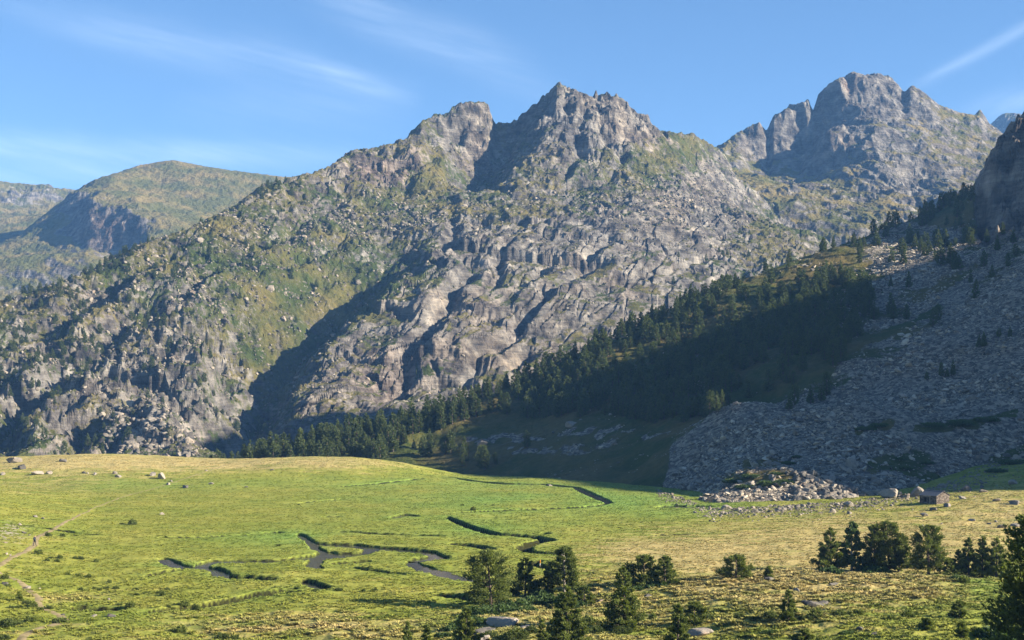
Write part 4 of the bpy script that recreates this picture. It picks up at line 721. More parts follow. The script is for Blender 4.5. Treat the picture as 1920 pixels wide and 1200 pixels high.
# talus and outcrop blocks on the central mountain
n = 420000; u = RNG.uniform(-0.345, 0.2, n); yy = RNG.uniform(760, 1720, n); xx = u * (yy + APEX); zs = MTN(xx, yy); qx, qy = proj(xx, yy, zs)
dens = 0.05 + blob(qx, qy, (270, 805, 85, 55, 1.2), (800, 405, 110, 38, .55), (720, 440, 120, 40, .35), (560, 420, 180, 70, .4), (380, 520, 200, 80, .45), (200, 620, 260, 90, .4), (300, 700, 200, 80, .25), (1270, 380, 130, 40, .45), (1230, 340, 90, 40, .3), (1100, 300, 90, 40, .15), (880, 340, 60, 50, .2), (660, 690, 60, 50, .2), (1380, 350, 60, 60, .3), (1050, 400, 200, 40, .12), (330, 600, 150, 60, .25))
clump = 1.3 * sstep(0.0, 0.45, fbm(xx / 24, yy / 24, 3, .6, 310)); ok = RNG.random(n) < dens * (0.15 + clump) * 0.55
xx, yy, zs, qx, qy = xx[ok], yy[ok], zs[ok], qx[ok], qy[ok]; n = len(xx)
blk = blob(qx, qy, (270, 805, 80, 50, 1.0)); size = 0.75 * np.exp(RNG.normal(0, .5, n)) * (1 + 1.1 * blk); size = np.minimum(size, 3.6)
sc3 = size[:, None] * np.column_stack([RNG.uniform(.9, 1.3, n), RNG.uniform(.6, 1.0, n), RNG.uniform(.6, 1.05, n)])
big = np.argsort(-(size / yy) * (blk > .3))[:110]; rest = np.ones(n, bool); rest[big] = False
scatter('talus', np.column_stack([xx, yy, zs + size * .15])[rest], rnd_rot(n, .6)[rest], sc3[rest], RNG.integers(0, 8, n)[rest], RNG.random(n)[rest], TALUS_SRC, 'pale talus blocks strewn over the flanks of the central mountain')
for i in big:
    o = link('boulder', ROCK_ME[random.randrange(10)], None, (xx[i], yy[i], zs[i] + size[i] * .2), rnd_rot(1, .6)[0], sc3[i]); tag(o, ('left ' if qx[i] < 250 else 'right ' if qx[i] > 300 else 'middle ').join(('pale block in the ', 'part of the boulder field above the meadow lip')) if qy[i] > 800 else 'pale block in the upper part of the boulder field under the crags', 'boulder', 'blocks of the boulder field')
print('scatter', round(time.time() - T0, 1))

# ------------------------------------------------------------------ trees
def tube(path, rad, sides=6):
    path = np.asarray(path, float); n = len(path); tg = np.gradient(path, axis=0); tg /= np.linalg.norm(tg, axis=1)[:, None] + 1e-9
    ref = np.where(np.abs(tg[:, 2:3]) > .9, [[1., 0, 0]], [[0, 0, 1.]]); a = np.cross(tg, ref); a /= np.linalg.norm(a, axis=1)[:, None] + 1e-9; b = np.cross(tg, a)
    th = np.arange(sides) / sides * 2 * np.pi; v = path[:, None] + np.asarray(rad)[:, None, None] * (np.cos(th)[None, :, None] * a[:, None] + np.sin(th)[None, :, None] * b[:, None])
    i = np.arange(n - 1)[:, None] * sides; j = np.arange(sides)[None]; k = (j + 1) % sides
    return v.reshape(-1, 3), np.stack([i + j, i + k, i + sides + k, i + sides + j], -1).reshape(-1, 4)
def join(parts):
    vs, fs, o = [], [], 0
    for v, f in parts: vs.append(v); fs.append(f + o); o += len(v)
    return np.vstack(vs), np.vstack(fs)
def blades(c, d, K, L, W, r, spread=0.75):
    """needle brushes: K slim blades fanning round each direction d at each centre c"""
    n = len(c); cc = np.repeat(c, K, 0); dd = np.repeat(d, K, 0) + r.normal(0, spread, (n * K, 3)) * [1, 1, .8]; dd /= np.linalg.norm(dd, axis=1)[:, None] + 1e-9
    s = np.cross(dd, r.normal(size=(n * K, 3))); s /= np.linalg.norm(s, axis=1)[:, None] + 1e-9; l = (L * r.uniform(.65, 1.25, n * K))[:, None]; w = (W * r.uniform(.7, 1.3, n * K))[:, None]
    v = np.stack([cc - s * w * .35 - dd * l * .25, cc + s * w * .35 - dd * l * .25, cc + s * w * .5 + dd * l * .3, cc + dd * l * .8, cc - s * w * .5 + dd * l * .3], 1).reshape(-1, 3)
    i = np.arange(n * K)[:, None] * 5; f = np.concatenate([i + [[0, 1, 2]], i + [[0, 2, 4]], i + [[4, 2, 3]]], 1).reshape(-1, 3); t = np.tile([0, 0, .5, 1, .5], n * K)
    return v, f, t
def pine_meshes(seed, h, rad, shape='cone', ntuft=900, K=6, L=.34, W=.10, bare=.06, lean=0.0, mat=None, branches=True, tip=1.0, leaf=False):
    r = np.random.default_rng(seed); mat = mat or MAT['needles']
    zt = np.linspace(0, 1, 9); ph = r.uniform(0, 6.28); tx = lean * h * zt ** 1.3 + .012 * h * np.sin(zt * 5 + ph) * zt; ty = .012 * h * np.cos(zt * 4 + ph) * zt
    tr = (0.022 * h + .03) * (1 - zt) ** .85 + .012; tr[0] *= 1.35
    parts = [tube(np.column_stack([tx, ty, zt * h]), tr, 7)]
    nb = max(14, int(h * 9)); t = bare + (1 - bare) * (np.arange(nb) + r.random(nb)) / nb; t = np.sort(t); az = np.arange(nb) * 2.399 + r.normal(0, .35, nb)
    s = (t - bare) / (1 - bare)
    if shape == 'cone': pr = np.minimum(1, s / .10 + .45) * (1 - s) ** .9 + .04
    elif shape == 'narrow': pr = np.minimum(1, s / .08 + .45) * (1 - s ** 1.8) ** .8 + .05
    elif shape == 'round': pr = np.sqrt(np.clip(1 - (1.6 * (s - .38)) ** 2, 0.03, 1)) * (1 - .35 * s ** 2)
    elif shape == 'bush': pr = np.minimum(1, s / .06 + .6) * (1 - s ** 1.5) ** .9 + .05
    elif shape == 'oval': pr = np.sqrt(np.clip(1 - (1.75 * (s - .40)) ** 2, 0.03, 1)) * (1 - .35 * s)
    else: pr = np.minimum(1, s / .15 + .3) * (1 - s ** 2.2) ** .8
    lobes = 1 + .16 * np.sin(az * 2 + ph) * np.sin(s * 9 + ph * 2) + r.normal(0, .13, nb); br = rad * np.clip(pr * lobes, .05, 1.35)
    el = np.radians(np.interp(s, [0, .3, .7, 1], [4, 18, 42, 72])) + r.normal(0, .10, nb)
    if shape == 'spruce': el = np.radians(np.interp(s, [0, .5, 1], [-12, 8, 60])) + r.normal(0, .06, nb)
    bx, by = np.interp(t, zt, tx), np.interp(t, zt, ty); base = np.column_stack([bx, by, t * h]); dh = np.column_stack([np.cos(az), np.sin(az), np.zeros(nb)])
    end = base + dh * br[:, None] + np.column_stack([np.zeros(nb), np.zeros(nb), np.minimum(br * np.tan(el) * .75, (h - base[:, 2]) * .75)]); end[:, 2] = np.minimum(end[:, 2], h * 1.02)
    if branches:
        for i in range(nb):
            if br[i] > .25: parts.append(tube([base[i], base[i] * .5 + end[i] * .5 - [0, 0, .05 * br[i]], end[i]], [.010 * h * .35 + .008, .012, .005], 3))
    w = br * np.sqrt(br) + .02; pick = r.choice(nb, ntuft, p=w / w.sum()); q = r.uniform(.28, 1.0, ntuft) ** .6; sag = -.10 * br[pick] * np.sin(q * np.pi)
    c = base[pick] * (1 - q)[:, None] + end[pick] * q[:, None]; c[:, 2] += sag; c += r.normal(0, 1, (ntuft, 3)) * (br[pick] * .11 + .03)[:, None] * [1, 1, .6]
    d = dh[pick] * .7 + [0, 0, .75]; d /= np.linalg.norm(d, axis=1)[:, None]
    tz = np.linspace(.9, 1.0, 10); c = np.vstack([c, np.column_stack([np.interp(tz, zt, tx), np.interp(tz, zt, ty), tz * h])]); d = np.vstack([d, np.tile([[0, 0, 1.]], (10, 1))]); q = np.append(q, np.ones(10))
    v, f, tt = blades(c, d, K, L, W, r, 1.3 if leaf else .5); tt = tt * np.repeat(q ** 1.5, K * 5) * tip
    v[:, 2] = np.maximum(v[:, 2], .02)
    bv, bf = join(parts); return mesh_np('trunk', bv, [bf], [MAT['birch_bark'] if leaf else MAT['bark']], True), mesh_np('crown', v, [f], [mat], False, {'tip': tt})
def tree_obj(name, meshes, loc, rz, sc, label, group=None, cat='tree', crown='crown'):
    o = link(name, None, None, loc, (0, 0, rz), sc); o.empty_display_size = .3
    link('trunk', meshes[0], o); link(crown, meshes[1], o); return tag(o, label, cat, group)
NEAR = [  # base px, base py, top py, crown width px, shape, label
 (920, 1138, 1030, 100, 'open', 'broad leaning pine, leftmost of the cluster on the knoll'), (985, 1118, 1045, 56, 'cone', 'dense conical pine right of the broad leaning pine'), (1027, 1116, 1058, 24, 'spruce', 'slim small pine between two taller ones on the knoll'),
 (1058, 1116, 1024, 52, 'narrow', 'tall blunt topped pine with a bare trunk on the knoll'), (1063, 1206, 1098, 80, 'cone', 'pine in front of the tall blunt topped one, at the bottom edge'), (1096, 1132, 1098, 42, 'bush', 'bushy low pine right of the tall blunt topped one'),
 (1170, 1182, 1063, 64, 'cone', 'tall dense conical pine standing alone right of the knoll'), (1207, 1096, 1040, 62, 'bush', 'left of two bushy round pines behind the lone conical pine'), (1247, 1098, 1042, 46, 'bush', 'right of two bushy round pines behind the lone conical pine'),
 (1270, 1216, 1132, 40, 'narrow', 'narrow bright green pine at the bottom edge'), (1302, 1172, 1128, 46, 'bush', 'bushy young pine behind the narrow bright one'), (872, 1204, 1140, 54, 'cone', 'dark pine at the bottom edge left of the pale outcrop'), (765, 1208, 1165, 28, 'cone', 'small pine at the bottom edge, leftmost of the two left of the knoll'), (800, 1208, 1172, 32, 'cone', 'small pine at the bottom edge, nearer the knoll of two'), (1018, 1212, 1162, 32, 'cone', 'young pine at the bottom edge beside the outcrop'),
 (1380, 1088, 1040, 56, 'bush', 'round low pine alone on the dry terrace'), (1441, 1084, 1062, 16, 'cone', 'tiny pine above a white broken rock'), (1557, 1072, 989, 54, 'cone', 'dark conical pine at the left of the meadow group'), (1640, 1074, 984, 46, 'oval', 'tall pine with a dark trunk in the meadow group'), (1666, 1074, 977, 70, 'oval', 'tallest broad pine of the meadow group'), (1685, 1072, 1000, 40, 'open', 'pine leaning right at the right of the meadow group'),
 (1741, 1080, 984, 74, 'oval', 'round crowned pine standing alone right of the meadow group'), (1715, 1066, 1046, 36, 'round', 'low pine at the foot of the round crowned pine'), (1781, 1082, 1046, 34, 'cone', 'small pine left of the dark right hand group'), (1797, 1080, 1030, 24, 'cone', 'slim pine in the dark right hand group'), (1816, 1082, 1008, 38, 'cone', 'taller pointed pine in the dark right hand group'), (1842, 1082, 1006, 40, 'cone', 'pine at the left of a pair in the right hand group'), (1868, 1084, 1008, 40, 'cone', 'pine at the right of a pair in the right hand group'),
 (1478, 1168, 1106, 34, 'cone', 'young conical pine among low shrubs on the terrace'), (1798, 1158, 1126, 30, 'cone', 'small pine casting a shadow on the green grass at right'), (1803, 1197, 1166, 24, 'cone', 'small pine at the bottom right'), (1740, 1206, 1178, 30, 'cone', 'small pine at the bottom edge at right'), (1510, 1206, 1180, 36, 'cone', 'young pine top at the bottom edge right of centre'), (36, 1128, 1110, 10, 'cone', 'tiny pine above shrubs at lower left'),
]
for i, (bx, by, ty, w, shp, lab) in enumerate(NEAR):
    h = at(bx, min(by, 1198)) if by < 1199 else None
    if h is None: Y_ = 122 + (1216 - by) * .8 ; X_ = (bx - PX0) / F * Y_; h = (X_, Y_, float(gz(X_, Y_)))
    top = HC + (PY0 - ty) / F * h[1]; H = max(1.0, top - h[2]); R = w / F * h[1] / 2 * (.88 if shp in ('oval', 'open') else 1.05); fac = max(.25, min(1, H * R / 12))
    ms = pine_meshes(600 + i, H, R, shp, int(3400 * fac) + 260, 6, .25 + .010 * H, .075, .14 if shp in ('oval',) else (.22 if i == 3 else .05), {0: -.05, 20: .12}.get(i, RNG.uniform(-.02, .02)))
    if i == 3: ms[0].materials[0] = MAT['dead_bark']
    tree_obj('pine_tree', ms, (h[0], h[1], h[2] - .08), 0, 1.0, lab, None)
h = at(1597, 1072); H = 93 / F * h[1]; tree_obj('birch_tree', pine_meshes(650, H, 22 / F * h[1], 'bush', 2600, 7, .24, .20, .12, 0, MAT['birch_leaf'], True, 1, True), (h[0], h[1], h[2]), 0, 1, 'pale green broadleaf tree between the dark pines of the meadow group')
# large dark pine at the right edge, plus an unseen pine added for shade
for k, (x_, y_, H, R, lab) in enumerate([(36.1, 96, 12.2, 3.3, 'large dark pine cut by the right frame edge'), (42.5, 95, 13.0, 3.0, 'unseen pine added outside the right frame edge to shade its neighbour')]):
    z_ = float(gz(x_, y_)); tree_obj('pine_tree', pine_meshes(660 + k, H, R, 'oval', 6500, 6, .34, .10, .0, 0), (x_, y_, z_), 0, 1, lab)
print('near trees', round(time.time() - T0, 1))

# forest on the spur and scattered pines
FARP = []
for i in range(7):
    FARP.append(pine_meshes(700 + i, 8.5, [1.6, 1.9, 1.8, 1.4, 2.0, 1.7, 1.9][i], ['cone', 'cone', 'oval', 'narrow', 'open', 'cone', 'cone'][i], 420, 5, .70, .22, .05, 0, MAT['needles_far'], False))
def two_mat(ms, i):
    a, b = ms; va, vb = [np.array([x.co[:] for x in m.vertices]) for m in ms]
    fa = np.array([p.vertices[:] for p in a.polygons]); fb = np.array([p.vertices[:] for p in b.polygons])
    t = np.zeros(len(vb), np.float32); b.attributes['tip'].data.foreach_get('value', t)
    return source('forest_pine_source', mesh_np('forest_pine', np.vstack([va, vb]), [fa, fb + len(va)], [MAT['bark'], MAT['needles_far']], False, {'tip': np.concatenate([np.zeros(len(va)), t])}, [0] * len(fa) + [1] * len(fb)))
FAR_SRC = [two_mat(m, i) for i, m in enumerate(FARP)]
DENSE = [(395, 892), (480, 866), (560, 840), (640, 820), (700, 805), (800, 780), (900, 750), (1000, 712), (1100, 660), (1200, 615), (1300, 566), (1370, 545), (1420, 552), (1500, 548), (1560, 505), (1600, 520), (1640, 560), (1625, 610), (1600, 660), (1560, 700), (1480, 722), (1400, 755), (1320, 788), (1250, 800), (1150, 780), (1050, 792), (960, 782), (930, 770), (900, 775), (860, 768), (800, 800), (740, 828), (740, 850), (640, 880), (500, 900)]
n = 26000; xx = RNG.uniform(-150, 340, n); yy = RNG.uniform(420, 860, n); zs = SPU(xx, yy); qx, qy = proj(xx, yy, zs); prob = np.where(inpoly(qx, qy, DENSE), .46, 0.0)
prob += np.where(inpoly(qx, qy, [(1280, 572), (1400, 520), (1500, 482), (1600, 450), (1700, 414), (1810, 362), (1840, 420), (1700, 500), (1600, 545), (1450, 560)]), .035, 0)
prob += np.where(inpoly(qx, qy, [(1620, 470), (1820, 380), (1830, 470), (1760, 560), (1640, 650), (1580, 640)]), .045, 0) + np.where(inpoly(qx, qy, [(1720, 400), (1820, 362), (1836, 440), (1760, 470)]), .09, 0)
prob += np.where(inpoly(qx, qy, [(820, 850), (930, 850), (930, 880), (830, 880)]), .3, 0) + np.where(inpoly(qx, qy, [(740, 838), (850, 835), (840, 868), (700, 875)]), .13, 0)
left_ = inpoly(qx, qy, [(380, 898), (480, 868), (560, 842), (700, 808), (800, 783), (930, 745), (935, 772), (800, 815), (730, 846), (700, 885), (500, 905)])
prob *= np.where(fbm(xx / 30, yy / 30, 2, .5, 320) > -.22, 1, .25)
prob = np.where(left_, .5, prob)
ok = (RNG.random(n) < prob) & (SPU(xx, yy, SPU.att['cliff']) < .4) & (zs > MEA(xx, yy)); xx, yy, zs, qx, qy = xx[ok], yy[ok], zs[ok], qx[ok], qy[ok]
cell = set(); keep = []
for i in range(len(xx)):
    c = (int(xx[i] / 2.1), int(yy[i] / 2.1))
    if c not in cell: cell.add(c); keep.append(i)
xx, yy, zs, qx, qy = [a[keep] for a in (xx, yy, zs, qx, qy)]
ex = [(1490, 760, 40), (1520, 756, 34), (1550, 742, 44), (1480, 768, 30), (1540, 752, 34), (1836, 651, 24), (1845, 650, 28), (1873, 632, 18), (1894, 632, 20), (1765, 705, 26), (1787, 703, 28), (1776, 706, 18), (988, 839, 32), (1738, 712, 16), (1830, 560, 36), (1750, 610, 34), (1760, 600, 26), (1700, 600, 30), (1790, 505, 34), (1845, 500, 30), (1870, 470, 30), (1900, 455, 26), (1860, 520, 24), (1890, 500, 26), (1820, 530, 24), (1880, 440, 24), (1850, 455, 26), (1905, 480, 24)]
sc_ = (.42 + .72 * RNG.random(len(xx)) ** .8) * np.where(qx < 760, 1.05, 1)
for px, py, hp in ex:
    h = at(px, py)
    if h: xx, yy, zs, qx, qy, sc_ = np.append(xx, h[0]), np.append(yy, h[1]), np.append(zs, h[2]), np.append(qx, px), np.append(qy, py), np.append(sc_, hp / F * h[1] / 8.5)
n = len(xx); print('spur pines', n)
vis = np.argsort(-(sc_ / yy))[:230]; rest = np.ones(n, bool); rest[vis] = False; rest[-len(ex):] = False; vis = np.unique(np.concatenate([vis, np.arange(n - len(ex), n)]))
def crest_py(q): return np.interp(q, [c[0] for c in CREST], [c[1] for c in CREST])
for i in vis:
    if i >= n - len(ex):
        g = 'lone pines on the open right slope'; lab = ('dark pine on the brink of the scree mound below the forest' if qx[i] < 1600 and qx[i] > 1400 else 'lone dark round pine on the shaded turf below the forest' if qx[i] < 1100 else
               'small pine of the trio in the middle of the open scree' if 690 < qy[i] < 720 else 'small pine of the upper row on the open scree at far right' if 620 < qy[i] < 660 else 'pine on the turf strip between forest and scree' if qx[i] < 1800 and qy[i] > 560 else 'pine clinging to the slope below the red cliff')
    elif qy[i] - crest_py(qx[i]) < 22: lab, g = 'pine on the crest line of the wooded spur', 'pines along the spur crest'
    else:
        g = 'pines of the shaded forest'; lab = ('pine in the lower left tongue of the forest behind the meadow lip' if qx[i] < 760 else 'pine in the clump on the shaded turf behind the stream outlet' if qy[i] > 828 else 'pine in the thin middle stretch of the forest below the crest' if qx[i] < 960 else
               'pine at the lower edge of the shaded forest above the turf slope' if qy[i] > 730 else 'dark pine in the dense heart of the shaded forest' if qx[i] < 1400 else 'dark pine in the upper right part of the shaded forest')
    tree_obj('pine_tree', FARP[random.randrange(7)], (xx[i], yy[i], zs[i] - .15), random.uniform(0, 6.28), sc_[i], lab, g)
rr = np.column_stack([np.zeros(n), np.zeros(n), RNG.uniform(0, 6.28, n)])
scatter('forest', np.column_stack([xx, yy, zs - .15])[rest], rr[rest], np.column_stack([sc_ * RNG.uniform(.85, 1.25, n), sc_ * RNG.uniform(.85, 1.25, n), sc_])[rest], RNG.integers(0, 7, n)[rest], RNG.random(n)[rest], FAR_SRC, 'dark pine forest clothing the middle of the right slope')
# scattered pines and bushes on the central mountain
n = 60000; u = RNG.uniform(-0.345, 0.2, n); yy = RNG.uniform(760, 1500, n); xx = u * (yy + APEX); zs = MTN(xx, yy); qx, qy = proj(xx, yy, zs)
dens = blob(qx, qy, (130, 590, 160, 60, .22), (60, 680, 120, 70, .16), (200, 640, 140, 60, .14), (100, 790, 120, 60, .12), (190, 800, 60, 50, .25), (300, 480, 130, 40, .10), (450, 480, 120, 50, .05), (520, 360, 60, 25, .12), (480, 560, 120, 60, .05), (350, 700, 120, 60, .05), (430, 790, 60, 50, .15), (1400, 470, 80, 30, .08), (1250, 500, 120, 50, .03), (700, 450, 200, 60, .02), (560, 500, 120, 60, .03), (30, 560, 90, 30, .35), (240, 510, 90, 30, .3))
ok = RNG.random(n) < dens * .7 * (.2 + 1.4 * sstep(-.1, .3, fbm(xx / 35, yy / 35, 2, .5, 330))); xx, yy, zs = xx[ok], yy[ok], zs[ok]; n = len(xx); sc_ = RNG.uniform(.35, .95, n) * np.where(RNG.random(n) < .45, .5, 1); print('mountain pines', n)
scatter('mountain_pines', np.column_stack([xx, yy, zs - .3]), np.column_stack([np.zeros(n), np.zeros(n), RNG.uniform(0, 6.28, n)]), np.column_stack([sc_ * 1.2, sc_ * 1.2, sc_]), RNG.integers(0, 7, n), RNG.random(n), FAR_SRC, 'far pines and bushes dotted over the central mountain')
print('forest', round(time.time() - T0, 1))

# ------------------------------------------------------------------ shrubs, juniper and grass
def shrub_meshes(seed, mat, n=150, K=6, L=.42, W=.10, up=.9, flat=.75):
    r = np.random.default_rng(seed); parts = []
    for i in range(7):
        a = r.uniform(0, 6.28); e = np.array([math.cos(a) * r.uniform(.2, .7), math.sin(a) * r.uniform(.2, .7), r.uniform(.4, .9) * flat]); parts.append(tube([(0, 0, -.1), e * .5 + [0, 0, .06], e], [.04, .025, .01], 4))
    d = r.normal(size=(n, 3)); d[:, 2] = np.abs(d[:, 2]); d /= np.linalg.norm(d, axis=1)[:, None]; a = np.arctan2(d[:, 1], d[:, 0]); ph = r.uniform(0, 6.28)
    rad = r.uniform(.45, 1, n) ** .5 * (1 + .22 * np.sin(2 * a + ph) + .18 * np.sin(5 * a + ph * 2) * (d[:, 2] > .2)); c = d * rad[:, None] * [1, 1, flat]
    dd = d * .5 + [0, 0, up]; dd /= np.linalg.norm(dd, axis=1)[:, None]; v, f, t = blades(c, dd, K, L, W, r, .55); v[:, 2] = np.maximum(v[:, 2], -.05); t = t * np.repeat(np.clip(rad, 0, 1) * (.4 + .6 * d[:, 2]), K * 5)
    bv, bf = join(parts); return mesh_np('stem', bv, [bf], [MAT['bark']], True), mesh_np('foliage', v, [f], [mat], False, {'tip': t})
SHR = [shrub_meshes(800 + i, MAT['needles' if i % 2 else 'shrub'], 150, 6, .42, .10, .9, [.8, .95, .65, 1.05][i]) for i in range(4)]
JUN = [shrub_meshes(820 + i, MAT['juniper'], 420, 6, .26, .085, .45, .42) for i in range(3)]
MND = [shrub_meshes(830, MAT['shrub'], 700, 6, .13, .06, .5, .62)]
def shrub(px, py, w, lab, grp=None, kind=SHR, name='shrub', cat='shrub', v=None, hs=1.0):
    h = at(px, min(py, 1199))
    if h is None: return
    r = w / F * h[1] / 2 * .85; ms = kind[random.randrange(len(kind)) if v is None else v]
    o = link(name, None, None, (h[0], h[1] + r * .3, h[2] - .03), (0, 0, random.uniform(0, 6.28)), (r, r, r * hs)); o.empty_display_size = .3
    link('stem', ms[0], o); link('foliage', ms[1], o); tag(o, lab, cat, grp)
for px, py, w in [(90, 1006, 15), (117, 1006, 12), (142, 1005, 6), (248, 984, 20), (228, 983, 9), (70, 1039, 18), (95, 1047, 10), (112, 1047, 14), (106, 1054, 14), (88, 1052, 12), (150, 1049, 16), (140, 1048, 10), (180, 1054, 12), (127, 1078, 11), (146, 1081, 12), (166, 1083, 15), (205, 1091, 9), (122, 1107, 7), (152, 1106, 11), (177, 1104, 10), (186, 1107, 9), (200, 1104, 11), (217, 1104, 14), (206, 1093, 8), (255, 1106, 12), (256, 1116, 13), (269, 1114, 8), (313, 1107, 15), (305, 1117, 16), (298, 1113, 12), (345, 1137, 22), (368, 1144, 21), (316, 1139, 10), (322, 1143, 9), (223, 1135, 11), (243, 1139, 20), (337, 1186, 26), (415, 1200, 30), (440, 1200, 18), (35, 1140, 16), (20, 1141, 14), (62, 1138, 20), (75, 1146, 16), (90, 1142, 18), (50, 1133, 18), (8, 1086, 18), (15, 1100, 12), (522, 1024, 9), (546, 1112, 15), (561, 1109, 10), (592, 1109, 17), (570, 1115, 8), (578, 1118, 8), (513, 1088, 8), (516, 1102, 8), (635, 1108, 16), (682, 1110, 12), (702, 1108, 14), (680, 1066, 8), (694, 1064, 9), (867, 948, 8), (925, 948, 7), (887, 957, 14), (560, 947, 6), (311, 1008, 6), (427, 1137, 6), (590, 1139, 10)]:
    zone = ('small dark shrub beside the footpath near the hiker' if px < 130 and py < 1060 else 'small dark shrub in the row of low bushes right of the footpath bend' if px < 200 and py < 1090 else
            'low shrub in the scattered row in the near left meadow' if px < 275 and py < 1120 else 'shrub of the clump along the footpath at lower left' if px < 110 else
            'dark shrub of the small clump left of the long ditch' if px < 340 and py < 1145 else 'shrub at the lower left end of the long ditch' if px < 400 and py < 1150 else
            'shrub at the bottom edge left of centre' if py > 1175 else 'lone shrub in the open upper meadow' if py < 1020 else 'shrub along the stream loops in the middle meadow' if px > 530 and py > 1095 else 'tiny shrub beside the winding stream')
    shrub(px, py, w, zone, 'shrubs dotted over the meadow')
for px, py, w, lab in [(110, 1168, 28, 'round dark shrub left of the small pine by the path'), (120, 1166, 16, 'round young pine shrub beside the path at lower left'), (58, 1166, 24, 'low spreading shrub at lower left below the path'), (12, 1176, 40, 'dark shrub mass at the lower left frame edge'), (30, 1172, 24, 'shrub right of the dark mass at the lower left edge'), (5, 1206, 26, 'shrub in the bottom left corner'),
  (1445, 1160, 34, 'shrub just left of the young conical pine'), (1512, 1162, 26, 'low shrub just right of the young conical pine'), (1530, 1158, 30, 'shrub in front of the dark humped boulder'), (1575, 1156, 36, 'bushy shrub right of the dark humped boulder'), (1610, 1152, 20, 'small shrub right of the bushy one on the terrace'), (1387, 1160, 26, 'low shrub in a row left of the young conical pine'), (1418, 1163, 20, 'small shrub in a row left of the young conical pine'), (1330, 1163, 32, 'round young pine shrub left of a pale angular stone'), (1458, 1172, 14, 'tiny shrub in front of the young conical pine'), (1703, 1160, 34, 'leafy upright shrub in the green grass at right'), (1672, 1163, 22, 'low shrub left of the leafy upright one'), (1718, 1155, 16, 'small shrub behind the leafy upright one'), (1832, 1184, 22, 'small bushy shrub at right near the frame edge'), (1808, 1094, 28, 'low shrub in front of the dark right hand group'), (1225, 1164, 24, 'small spiky shrub right of the lone conical pine'), (1105, 1172, 34, 'leafy shrub left of the lone conical pine'), (1120, 1186, 36, 'lower leafy shrub left of the lone conical pine'), (1700, 1198, 24, 'shrub at the bottom edge at right'), (855, 1196, 30, 'leafy shrub at the bottom edge left of the dark pine')]:
    shrub(px, py, w, lab)
for px, py, w, lab in [(1232, 1102, 66, 'low juniper spreading under the two bushy round pines'), (1198, 1106, 40, 'low juniper left under the two bushy round pines'), (1800, 1088, 46, 'low juniper at the foot of the dark right hand group'), (1640, 1076, 90, 'flat juniper strip at the foot of the meadow group'), (1560, 1076, 60, 'flat juniper at the foot of the dark conical pine'), (1590, 1190, 40, 'flat dark juniper patch in the grass at bottom right'), (1445, 1188, 36, 'flat dark juniper patch right of the broad boulder'), (1890, 1206, 120, 'juniper mass under the large dark pine at right')]:
    shrub(px, py, w, lab, None, JUN, 'juniper', 'juniper', None, .8)
for px, py, w in [(1040, 1130, 60), (1005, 1136, 70), (1065, 1124, 44), (1018, 1122, 60), (965, 1143, 70), (930, 1152, 70), (898, 1156, 70), (880, 1172, 66), (850, 1186, 60), (985, 1150, 50), (945, 1166, 40), (1085, 1138, 44), (905, 1172, 50), (835, 1196, 40)]:
    shrub(px, py, w, 'juniper of the dark low thicket under the knoll pines', 'juniper thicket on the knoll', JUN, 'juniper', 'juniper')
for px, py, w, lab in [(968, 1203, 66, 'smooth green cushion shrub in front of the cracked outcrop'), (915, 1196, 40, 'smooth olive cushion shrub left of the cracked outcrop'), (995, 1186, 40, 'olive cushion shrub at the right end of the outcrop'), (1165, 1188, 44, 'olive cushion shrub at the foot of the lone conical pine')]:
    shrub(px, py, w, lab, None, MND, 'cushion_shrub', 'shrub')
for px, py, w in [(1380, 905, 44), (1410, 896, 40), (1440, 910, 50), (1470, 905, 36), (1400, 915, 40), (1455, 890, 30), (1700, 880, 36), (1740, 870, 30), (1650, 800, 40), (1690, 862, 30), (1480, 870, 30), (1870, 885, 40), (1900, 870, 50), (1625, 806, 40), (1750, 800, 50), (1800, 797, 60), (1850, 790, 50), (1495, 858, 26)]:
    shrub(px, py, w, 'dark juniper patch growing in the scree of the right slope', 'juniper patches in the scree', JUN, 'juniper', 'juniper', None, .7)
def tuft_mesh(name, seed, n, h, w, spread):
    r = np.random.default_rng(seed); a = r.uniform(0, 6.28, n); rr = r.uniform(0, spread * .5, n); c = np.column_stack([np.cos(a) * rr, np.sin(a) * rr, np.zeros(n)]); l = h * r.uniform(.6, 1.2, n); o = np.column_stack([np.cos(a), np.sin(a), np.zeros(n)]) * (spread * r.uniform(.3, 1, n))[:, None]
    s = np.column_stack([-np.sin(a), np.cos(a), np.zeros(n)]) * w; mid = c + o * .35 + np.column_stack([np.zeros(n), np.zeros(n), l * .65]); tip = c + o + np.column_stack([np.zeros(n), np.zeros(n), l])
    v = np.stack([c - s - [0, 0, .06], c + s - [0, 0, .06], mid + s * .7, mid - s * .7, tip], 1).reshape(-1, 3); i = np.arange(n)[:, None] * 5
    f = np.concatenate([i + [[0, 1, 2]], i + [[0, 2, 3]], i + [[3, 2, 4]]], 1).reshape(-1, 3); return mesh_np(name, v, [f], [MAT['tuft']])
TUFT = [source('grass_tuft_source', tuft_mesh('grass_tuft', 900 + i, 14, .20, .045, .30)) for i in range(3)] + [source('tussock_source', tuft_mesh('tussock', 910 + i, 26, .34, .06, .46)) for i in range(2)]
n = 165000; yy = 88 + (500 - 88) * RNG.random(n) ** 1.35; u = RNG.uniform(-0.395, 0.395, n); xx = u * yy; zs = MEA(xx, yy)
sd = MEA(xx, yy, stream_d); dr = MEA(xx, yy, MEA.att['dry']); we = MEA(xx, yy, MEA.att['wet'])
pd = np.full(n, 9.0); lft = xx < -30
